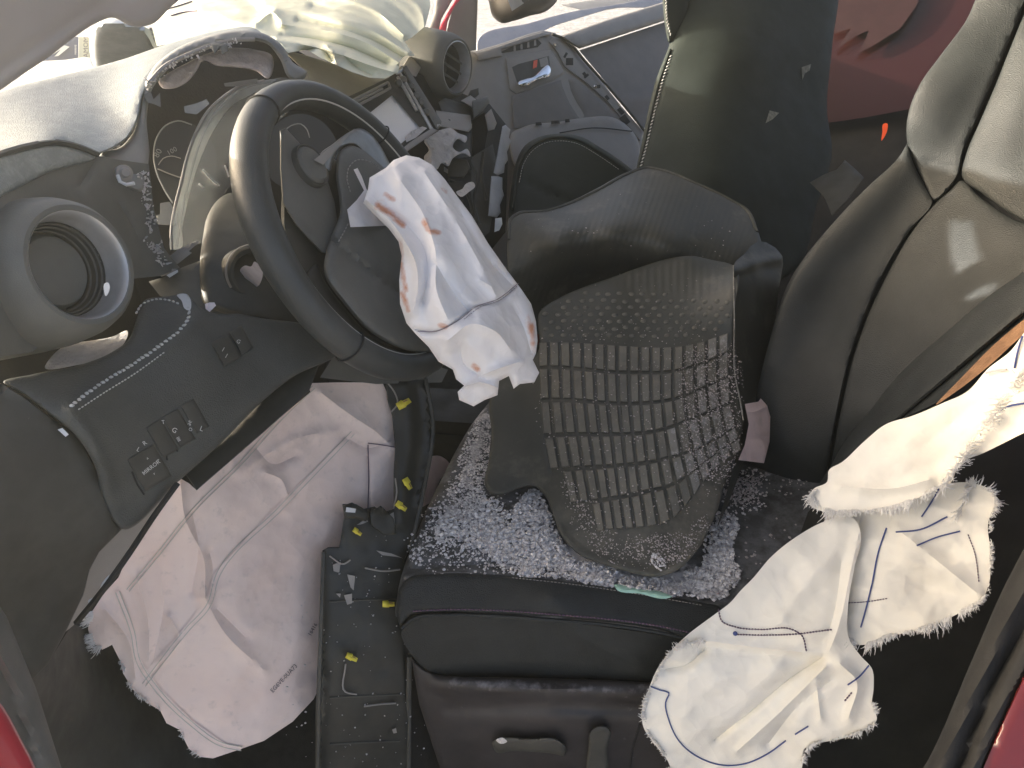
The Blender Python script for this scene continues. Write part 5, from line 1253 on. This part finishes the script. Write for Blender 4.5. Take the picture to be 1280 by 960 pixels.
crumbs('glass_crumbs', [([(640, 640), (668, 612), (690, 650), (710, 690), (760, 712), (820, 724), (870, 712), (905, 690), (925, 720), (905, 748), (860, 748), (780, 738), (700, 724), (630, 715), (610, 690)], 10, .06),
                        ([(585, 640), (610, 625), (640, 640), (660, 690), (600, 690), (545, 670), (555, 640)], 2.2, .14), ([(880, 700), (905, 640), (922, 655), (915, 690), (926, 720)], 1.6, .0)], 'glass',
       'pale crushed glass crumbs piled along the seat cushion below the rubber mat', 8200, .0012, .0044, seat_top)
crumbs('glass_dust', [([(598, 525), (612, 515), (608, 600), (600, 640), (580, 640), (560, 620), (575, 570)], 3.4, .05), ([(510, 700), (530, 650), (560, 610), (620, 620), (660, 620), (690, 660), (720, 712), (640, 714), (560, 708)], 3, .22),
                      ([(510, 690), (560, 600), (600, 530), (612, 610), (640, 640), (640, 710), (520, 710)], 1.2, None), ([(905, 600), (950, 590), (960, 620), (950, 640), (905, 640)], 0.6, .1)], 'glass',
       'fine pale glass dust sprinkled over the front of the seat cushion', 4200, .0006, .0030, seat_top)
crumbs('mat_grit', [([(860, 440), (915, 430), (926, 520), (905, 600), (870, 600), (850, 520)], 3, .0), ([(700, 600), (740, 620), (760, 660), (850, 660), (890, 640), (870, 690), (820, 715), (740, 690), (705, 640)], 1.4, .15), ([(672, 430), (915, 430), (900, 620), (780, 660), (700, 600)], 1.4, None), ([(640, 290), (760, 240), (930, 290), (800, 420), (690, 400), (640, 340)], .12, None)], 'glass2', '', 4200, .0005, .0017, lambda x, y: np.where(y < 345, FN[uf.name](x, y), mbd(x, y)) - .0035, parent=mt)
crumbs('snow_lump', [([(816, 693), (822, 690), (832, 702), (830, 714), (818, 710)], 1, None)], 'glass', '', 60, .001, .003, lambda x, y: mbd(x, y) - .004, parent=mt)
crumbs('seat_rear_crumbs', [([(905, 615), (950, 600), (952, 625), (908, 628)], 2, .1), ([(930, 600), (1020, 575), (1030, 582), (940, 610)], .4, None), ([(920, 630), (1000, 600), (960, 720), (925, 740)], .25, None)], 'glass2',
       'dull pinkish glass crumbs behind the rubber mat by seat backrest', 420, .001, .003, seat_top)
sheetm = tag(sheet('mint_strip', [(768, 733), (800, 736), (830, 741), (840, 746), (834, 748), (800, 742), (770, 736)], lambda x, y: cud(x, y) - .012, 'mint', None, .003, 3, rnd=(1.5, .001)), 'thin mint green plastic sliver lying among seat glass crumbs', 'sliver')

# ================================================================== knee airbag
ka = thing('knee_airbag', 'pale pink deflated airbag sheet hanging below the dashboard', 'airbag', P(280, 900, .95))
KB = rbf([(385, 480, .95), (480, 480, 1.02), (495, 600, 1.03), (245, 612, .84), (150, 720, .84), (112, 795, .86), (300, 640, .89), (420, 700, 1.0), (400, 850, 1.0), (200, 880, .90), (265, 946, .93), (300, 800, .90), (350, 920, .97), (380, 560, .95)])
KO = [(383, 479), (420, 478), (478, 478), (488, 500), (494, 560), (496, 640), (470, 690), (440, 720), (415, 760), (405, 830), (398, 862), (392, 874), (366, 902), (330, 926), (296, 938), (266, 948), (250, 946), (236, 936), (224, 912), (208, 904), (200, 888), (186, 880), (166, 862), (154, 842), (150, 826), (140, 806), (128, 812), (114, 802), (110, 786), (114, 766), (130, 742), (148, 722), (162, 690), (184, 650), (222, 596), (236, 604), (246, 613), (300, 566), (350, 522), (388, 490)]
kf = [([(225, 600), (232, 650), (255, 700), (256, 745)], 0.0099, 9), ([(262, 690), (266, 710), (264, 728)], -0.0062, 6), ([(240, 640), (248, 680), (240, 740)], -0.0074, 8), ([(256, 748), (280, 790), (330, 838)], 0.0062, 8), ([(270, 760), (310, 800)], -0.0050, 8),
      ([(300, 590), (330, 570), (380, 545), (420, 540)], 0.0062, 8), ([(330, 590), (352, 600), (360, 620)], 0.0062, 6), ([(320, 560), (340, 580), (370, 570)], -0.0062, 6), ([(400, 490), (440, 520), (470, 540), (492, 560)], 0.0087, 10), ([(430, 545), (460, 560), (492, 548)], -0.0062, 6),
      ([(170, 720), (184, 770), (186, 830)], 0.0062, 8), ([(200, 700), (204, 760), (190, 830)], -0.0050, 8), ([(212, 770), (224, 800), (204, 824)], 0.0050, 4), ([(460, 570), (461, 620), (462, 670)], -0.0037, 2.5), ([(130, 760), (160, 800), (170, 850)], 0.0050, 6)]
def smudge(x, y):
    q = np.c_[x, y]; w = np.zeros(len(q)) + .05
    for l, r, a in [([(300, 585), (330, 590), (400, 540)], 22, .42), ([(240, 640), (250, 700), (262, 735)], 10, .36), ([(340, 600), (355, 620)], 16, .3), ([(190, 700), (165, 735)], 10, .25), ([(260, 770), (330, 840)], 22, .22), ([(385, 690), (380, 720)], 20, .25), ([(215, 790), (228, 800)], 8, .36)]:
        w = np.maximum(w, a * np.exp(-(segdist(q, np.array(l, float)) / r) ** 2))
    return w
kb_ = sheet('bag', KO, KB, 'pinkbag', ka, .004, 4, attr=smudge, folds=kf, noise=(.005, 70, 17), smooth=False, crumple=(.006, 50, 6, -50, 2.2))
kbd = FN[kb_.name]
def dseam(nm, px, Dn, parent, gap=5.0, r=.0005, m='greenthread'):
    q = np.array(px, float)
    t = np.gradient(q, axis=0); nn = np.c_[-t[:, 1], t[:, 0]] / np.linalg.norm(t, axis=1)[:, None]
    for s in (-.5, .5):
        line(nm, list(q + nn * gap * s), Dn, r, m, parent, .0016, step=4)
sheet('seam_tape', [(436, 544), (446, 540), (352, 640), (278, 722), (262, 764), (240, 786), (182, 852), (176, 846), (232, 782), (256, 752), (268, 716), (340, 638)], lambda x, y: kbd(x, y, False) - .0015, 'pinkbag', ka, .0012, 5, smooth=False)
dseam('seam_stitching', [(441, 541), (350, 636), (272, 720), (260, 758), (235, 786), (180, 856)], kbd, ka)
dseam('seam_stitching', [(392, 484), (360, 514), (300, 580), (240, 640), (200, 690), (160, 738)], kbd, ka, 4)
sheet('seam_tape', [(144, 738), (150, 740), (170, 792), (176, 824), (200, 860), (240, 900), (282, 930), (304, 934), (300, 938), (274, 932), (234, 906), (194, 866), (168, 826), (162, 792)], lambda x, y: kbd(x, y, False) - .0015, 'pinkbag', ka, .0012, 5, smooth=False)
dseam('seam_stitching', [(147, 740), (166, 792), (172, 824), (197, 863), (237, 903), (278, 931), (302, 936)], kbd, ka, 5)
line('seam_stitching', [(460, 556), (461, 600), (460, 640), (462, 672)], kbd, .0007, 'purplethread', ka, .0012)
line('seam_stitching', [(460, 554), (476, 556), (494, 559)], kbd, .0007, 'purplethread', ka, .0012)
text('printed_code', 'EG6VE-0UA73', 355, 848, 47, 7.6, kbd, 'ink', ka, .001)
text('printed_code', '16416', 391, 787, 60, 7.0, kbd, 'ink', ka, .001)
fringe('frayed_edge', [(114, 764), (112, 786), (116, 804), (126, 812)], kbd, [(-1, .05), (-1, .2), (-.8, .5), (-.4, 1)], 22, 420, 'thread', ka, .0004, .28)
fringe('frayed_edge', [(150, 826), (166, 862), (186, 880), (200, 888)], kbd, (-.5, .8), 7, 300, 'thread', ka, .0004, .6)
fringe('frayed_edge', [(224, 912), (236, 936), (250, 946)], kbd, (-.6, .6), 6, 120, 'thread', ka, .0003, .6)
sheet('far_bag_part', [(530, 575), (550, 570), (562, 580), (550, 600), (535, 630), (526, 634), (526, 600)], [(540, 580, 1.22), (530, 630, 1.15)], 'pink', ka, .006, 5)

# ================================================================== torn trim with yellow clips
tm = thing('broken_trim_panel', 'long black broken trim panel with yellow clips in the footwell', 'trim panel', P(450, 940, 1.0))
TM = rbf([(500, 480, 1.02), (530, 560, 1.03), (510, 640, 1.0), (440, 640, .955), (405, 700, .945), (480, 760, .975), (400, 985, 1.0), (510, 985, 1.05), (450, 850, .97)])
tmo = [(482, 474), (532, 470), (540, 500), (544, 540), (538, 570), (530, 620), (520, 670), (505, 700), (508, 780), (514, 990), (394, 990), (394, 900), (398, 800), (402, 720), (403, 688), (410, 684), (424, 684), (428, 660), (430, 645), (428, 630), (445, 630), (455, 636), (468, 633), (480, 640), (492, 636), (492, 590), (494, 555), (490, 520), (484, 500)]
tb = sheet('panel', tmo, TM, 'trimblack', tm, .012, 6, smooth=False, rnd=(4, .006), noise=(.003, 22, 5), folds=[([(508, 480), (512, 540), (505, 600), (500, 650)], .010, 10), ([(530, 480), (538, 540), (524, 630)], .008, 4), ([(400, 692), (404, 800), (400, 985)], .006, 4)])
tbd = FN[tb.name]
line('panel_rib', [(532, 474), (541, 530), (530, 610), (512, 690)], tbd, .003, 'plastic2', tm, .001)
line('panel_rib', [(405, 690), (401, 800), (397, 985)], tbd, .003, 'plastic2', tm, .001)
line('panel_rib', [(512, 800), (511, 985)], tbd, .003, 'plastic2', tm, .001)
for a, b in [(872, 0), (930, 0), (752, 0)]:
    line('cross_rib', [(412, a), (450, a - 2), (500, a - 4)], tbd, .0016, 'plastic2', tm, .0005)
sheet('clip_housing', [(428, 632), (440, 628), (452, 634), (462, 642), (458, 652), (444, 648), (432, 648)], lambda x, y: tbd(x, y) - .014, 'trimblack', tm, .012, 4, smooth=False, rnd=(2, .003))
sheet('white_label', [(433, 634), (445, 636), (444, 641), (432, 640)], lambda x, y: tbd(x, y) - .017, 'mark', tm, .002, 3, smooth=False)
sheet('clip_housing', [(462, 640), (476, 632), (492, 648), (496, 668), (480, 668), (464, 656)], lambda x, y: tbd(x, y) - .012, 'trimblack', tm, .01, 4, smooth=False, rnd=(2, .003))
for (a, b, an) in [(505, 504, -30), (510, 605, 60), (502, 633, 35), (447, 665, 35), (486, 755, 0), (440, 822, 25)]:
    c, s = math.cos(math.radians(an)), math.sin(math.radians(an))
    ks = .75 + .45 * rng.random(); R2 = lambda L: [(a + (x * c - y * s) * ks, b + (x * s + y * c) * ks) for x, y in L]
    cl = sheet('yellow_clip', R2([(-8, -4), (-1, -4.5), (0, -3), (7, -2.5), (7.5, 3), (1, 3.5), (0, 4.5), (-8, 4)]), lambda x, y: tbd(x, y) - .018, 'yellow', tm, .014, 3, smooth=False, rnd=(1.5, .003))
    sheet('clip_notch', R2([(0, -2.2), (5, -1.8), (5, -.6), (0, -1)]), lambda x, y: tbd(x, y) - .0186, 'brown', cl, .001, 3, smooth=False)
for q in ([(484, 478), (493, 490), (497, 505), (489, 515)], [(494, 598), (496, 615), (492, 635)], [(432, 830), (432, 865), (446, 868)], [(455, 883), (478, 880), (495, 879)], [(412, 695), (430, 705), (438, 700)], [(456, 710), (480, 714), (500, 712)]):
    line('loose_fibre', q, tbd, .0011, 'grey', tm, .004)
for q in ([(434, 718), (444, 720), (442, 738), (438, 734)], [(416, 706), (426, 702), (424, 716), (417, 714)], [(470, 688), (490, 692), (504, 698), (496, 696), (478, 694)], [(430, 744), (440, 742), (440, 754), (434, 756)], [(420, 742), (426, 742), (425, 747)], [(490, 912), (495, 910), (496, 916), (492, 917)], [(446, 656), (458, 648), (460, 652), (450, 656)], [(484, 645), (492, 640), (494, 656), (488, 660)]):
    sheet('paint_chip', q, lambda x, y: tbd(x, y) - .004, 'grey', tm, .002, 3, smooth=False)
crumbs('trim_grit', [([(410, 690), (500, 660), (505, 985), (400, 985)], 1, None)], 'foam', '', 160, .0006, .002, lambda x, y: tbd(x, y) - .001, parent=tm)

# ================================================================== side airbag, right
sa = thing('side_airbag', 'ivory torn airbag with blue stitching draped over the seat side', 'airbag', P(960, 950, .80))
SA = rbf([(1300, 430, .70), (1300, 540, .68), (1160, 540, .78), (1040, 600, .84), (1020, 640, .84), (1180, 640, .765), (1230, 620, .75)])
up = sheet('upper_layer', [(1320, 384), (1290, 404), (1262, 440), (1236, 460), (1208, 490), (1178, 504), (1140, 520), (1108, 530), (1080, 552), (1052, 578), (1036, 588), (1034, 602), (1016, 612), (1012, 630), (1030, 640), (1070, 640), (1110, 636), (1140, 626), (1166, 612), (1186, 606), (1200, 580), (1230, 566), (1270, 546), (1320, 520)],
      SA, 'ivory', sa, .003, 4, noise=(.003, 26, 8), crumple=(.008, 50, 4, -30, 2), folds=[([(1050, 608), (1120, 610), (1160, 600)], .007, 7), ([(1190, 590), (1220, 550), (1270, 500), (1320, 450)], .014, 12), ([(1210, 560), (1260, 500), (1320, 470)], -.010, 6), ([(1150, 560), (1200, 520)], -.005, 14)])
upd = FN[up.name]
fringe('frayed_edge', [(1012, 618), (1030, 636), (1070, 640), (1110, 636), (1140, 626), (1170, 610)], upd, [(-.5, .9), (-.25, 1), (-.1, 1), (.05, 1), (0, 1), (.1, 1)], 17, 1900, 'thread', sa, .0004, .32)
fringe('frayed_edge', [(1020, 612), (1012, 624), (1016, 634)], upd, [(-1, .5), (-1, .8)], 14, 160, 'thread', sa, .0004, .3)
fringe('frayed_edge', [(1176, 612), (1200, 578), (1240, 520), (1275, 470), (1310, 430)], upd, [(-.8, .6), (-.6, .5), (-1, .4), (-.5, .7), (-.6, -.3)], 22, 1500, 'thread', sa, .0004, .9, off=.004, inset=8)
line('pink_thread', [(1232, 466), (1245, 463), (1258, 462)], upd, .0011, 'foampink', sa, .004)
line('blue_stitching', [(1278, 420), (1272, 440), (1268, 460)], upd, .0009, 'bluethread', sa, .002)
line('blue_stitching', [(1240, 520), (1260, 508), (1282, 504)], upd, .0009, 'bluethread', sa, .002)
ML = rbf([(1060, 650, .845), (1180, 600, .80), (1240, 640, .765), (1230, 740, .775), (1070, 790, .83), (1150, 700, .80)])
mid = sheet('middle_layer', [(1040, 640), (1100, 632), (1150, 620), (1180, 606), (1216, 604), (1240, 614), (1248, 628), (1236, 650), (1238, 690), (1236, 730), (1226, 752), (1200, 766), (1160, 784), (1110, 796), (1074, 806), (1058, 800), (1050, 770), (1020, 720)],
      ML, 'ivory', sa, .003, 4, noise=(.004, 40, 13), crumple=(.012, 46, 14, 20, 2), folds=[([(1075, 650), (1062, 720), (1056, 780)], -0.0054, 7.5), ([(1120, 660), (1170, 700), (1222, 742)], 0.0054, 9.0), ([(1100, 680), (1150, 730), (1210, 746)], -0.0036, 15.0), ([(1160, 660), (1200, 650), (1236, 650)], -0.0027, 7.5), ([(1080, 700), (1130, 720)], 0.0027, 12.0)])
md = FN[mid.name]
fringe('frayed_edge', [(1056, 798), (1074, 806), (1110, 796), (1160, 784), (1200, 766), (1228, 750), (1238, 736)], md, [(-.4, 1), (-.15, 1), (.1, 1), (.2, 1), (.25, 1), (.6, .8), (1, .3)], 17, 1700, 'thread', sa, .0004, .32)
fringe('frayed_edge', [(1206, 606), (1222, 606), (1240, 616), (1246, 632), (1236, 650)], md, [(-.1, -1), (.4, -.8), (1, -.2), (1, .4), (.6, .8)], 16, 520, 'thread', sa, .0004, .4)
fringe('frayed_edge', [(1214, 608), (1204, 626), (1198, 646)], md, [(-.5, .8), (-.6, .9), (-.2, 1)], 20, 420, 'thread', sa, .0004, .4, off=.004)
fringe('frayed_edge', [(1238, 650), (1240, 700), (1237, 740)], md, [(1, .3), (1, .1), (1, .4)], 8, 420, 'thread', sa, .0004, .6)
for q in ([(1108, 660), (1098, 690), (1090, 730), (1080, 770), (1076, 784)], [(1174, 610), (1164, 628), (1152, 646)], [(1120, 665), (1150, 662), (1184, 646)], [(1146, 682), (1170, 672), (1200, 664)]):
    line('blue_stitching', q, md, .0008, 'bluethread', sa, .0012)
for q in ([(1210, 668), (1218, 690), (1224, 730)], [(1053, 754), (1085, 752), (1110, 748)], [(1076, 672), (1064, 720), (1058, 784)]):
    stitches('purple_stitching', q, md, 'purplethread', sa, 3.6, 2.6, .0007, .0008)
LL = rbf([(1070, 650, .83), (930, 740, .85), (860, 800, .865), (810, 880, .89), (850, 985, .94), (1000, 960, .90), (1090, 880, .84), (1040, 800, .825), (960, 850, .86)])
lo_ = sheet('lower_layer', [(1060, 644), (1072, 654), (1076, 668), (1068, 710), (1060, 760), (1062, 800), (1076, 820), (1090, 836), (1092, 860), (1090, 880), (1096, 900), (1082, 912), (1050, 924), (1020, 930), (1004, 938), (1004, 950), (990, 990), (846, 990), (834, 950), (818, 930), (804, 908), (802, 896), (812, 858), (824, 832), (838, 814), (852, 800), (896, 766), (912, 754), (926, 738), (940, 724), (964, 696), (1000, 668), (1030, 652)],
      LL, 'ivory', sa, .003, 4, noise=(.004, 44, 19), crumple=(.012, 60, 24, -40, 2),
      folds=[([(1074, 664), (1062, 720), (1046, 790), (1036, 815)], 0.0054, 9.0), ([(1052, 700), (1044, 760), (1030, 810)], -0.0045, 9.0), ([(878, 800), (920, 806), (970, 812), (1028, 818)], 0.0063, 6.0), ([(880, 808), (940, 816), (1020, 826)], -0.0054, 9.0),
             ([(894, 924), (940, 888), (985, 850), (1030, 820)], -.010, 5), ([(920, 940), (970, 895), (1030, 836)], .009, 7), ([(832, 836), (860, 830), (880, 812)], -.010, 6), ([(1050, 830), (1070, 850), (1060, 900)], .008, 8), ([(960, 930), (1000, 880), (1040, 850)], -.007, 7), ([(1020, 850), (1026, 900)], .006, 5), ([(850, 900), (900, 850), (960, 840)], .008, 24)])
ld = FN[lo_.name]
fringe('frayed_edge', [(880, 802), (850, 806), (830, 826), (814, 858), (804, 892), (808, 912), (830, 945), (842, 985)], ld, [(-.6, -.2), (-.8, -.4), (-1, -.2), (-1, 0), (-1, .2), (-.8, .6), (-.9, .3)], 8, 1300, 'thread', sa, .0004, .6)
fringe('frayed_edge', [(846, 808), (860, 802), (880, 800)], ld, [(-.3, .8), (-.1, 1), (-.4, .8)], 14, 260, 'thread', sa, .0004, .4, off=.003)
fringe('frayed_edge', [(1092, 878), (1096, 900), (1082, 912), (1050, 924), (1010, 936), (1002, 955)], ld, [(1, .2), (.9, .6), (.3, 1), (.1, 1), (.2, 1), (.8, .4)], 9, 900, 'thread', sa, .0004, .5)
for q in ([(813, 858), (826, 863), (836, 866), (832, 878), (836, 900), (850, 928), (872, 946), (900, 956), (930, 955), (960, 942), (982, 926)], [(994, 918), (1010, 908)], [(1060, 856), (1074, 846), (1086, 832)]):
    line('blue_stitching', q, ld, .0008, 'bluethread', sa, .0012)
for q in ([(898, 762), (902, 776), (920, 784), (950, 787), (990, 787), (1002, 794), (1008, 814)], [(918, 793), (950, 794), (990, 793), (1040, 787)], [(1056, 876), (1066, 864)]):
    stitches('purple_stitching', q, ld, 'purplethread', sa, 3.6, 2.6, .0010, .0010)
lathe('blue_knot', P(919, 792, float(ld(919, 792)[0]) - .002), camvec(0, 0, -1, 919, 792), [(.0001, .002), (.002, .0015), (.0026, 0)], 'bluethread', sa, 8)

# ================================================================== haze added to imitate veiling glare
hz = bpy.data.materials.new('veil_haze')
hz.use_nodes = True
hn = hz.node_tree
hn.nodes.remove(hn.nodes['Principled BSDF'])
pvn = hn.nodes.new('ShaderNodeVolumePrincipled')
pvn.inputs['Color'].default_value = (.92, .95, .87, 1)
pvn.inputs['Density'].default_value = HAZE
pvn.inputs['Anisotropy'].default_value = .74
hn.links.new(pvn.outputs[0], hn.nodes['Material Output'].inputs['Volume'])
M['haze'] = hz
ho = box('haze', (-15.4, -15.4, -1.5), (15.4, 15.4, 1.78), 'haze', None, 0)
ho['kind'] = 'stuff'; ho['label'] = 'thin pale haze added as veiling glare over the car and doorway'; ho['category'] = 'haze'
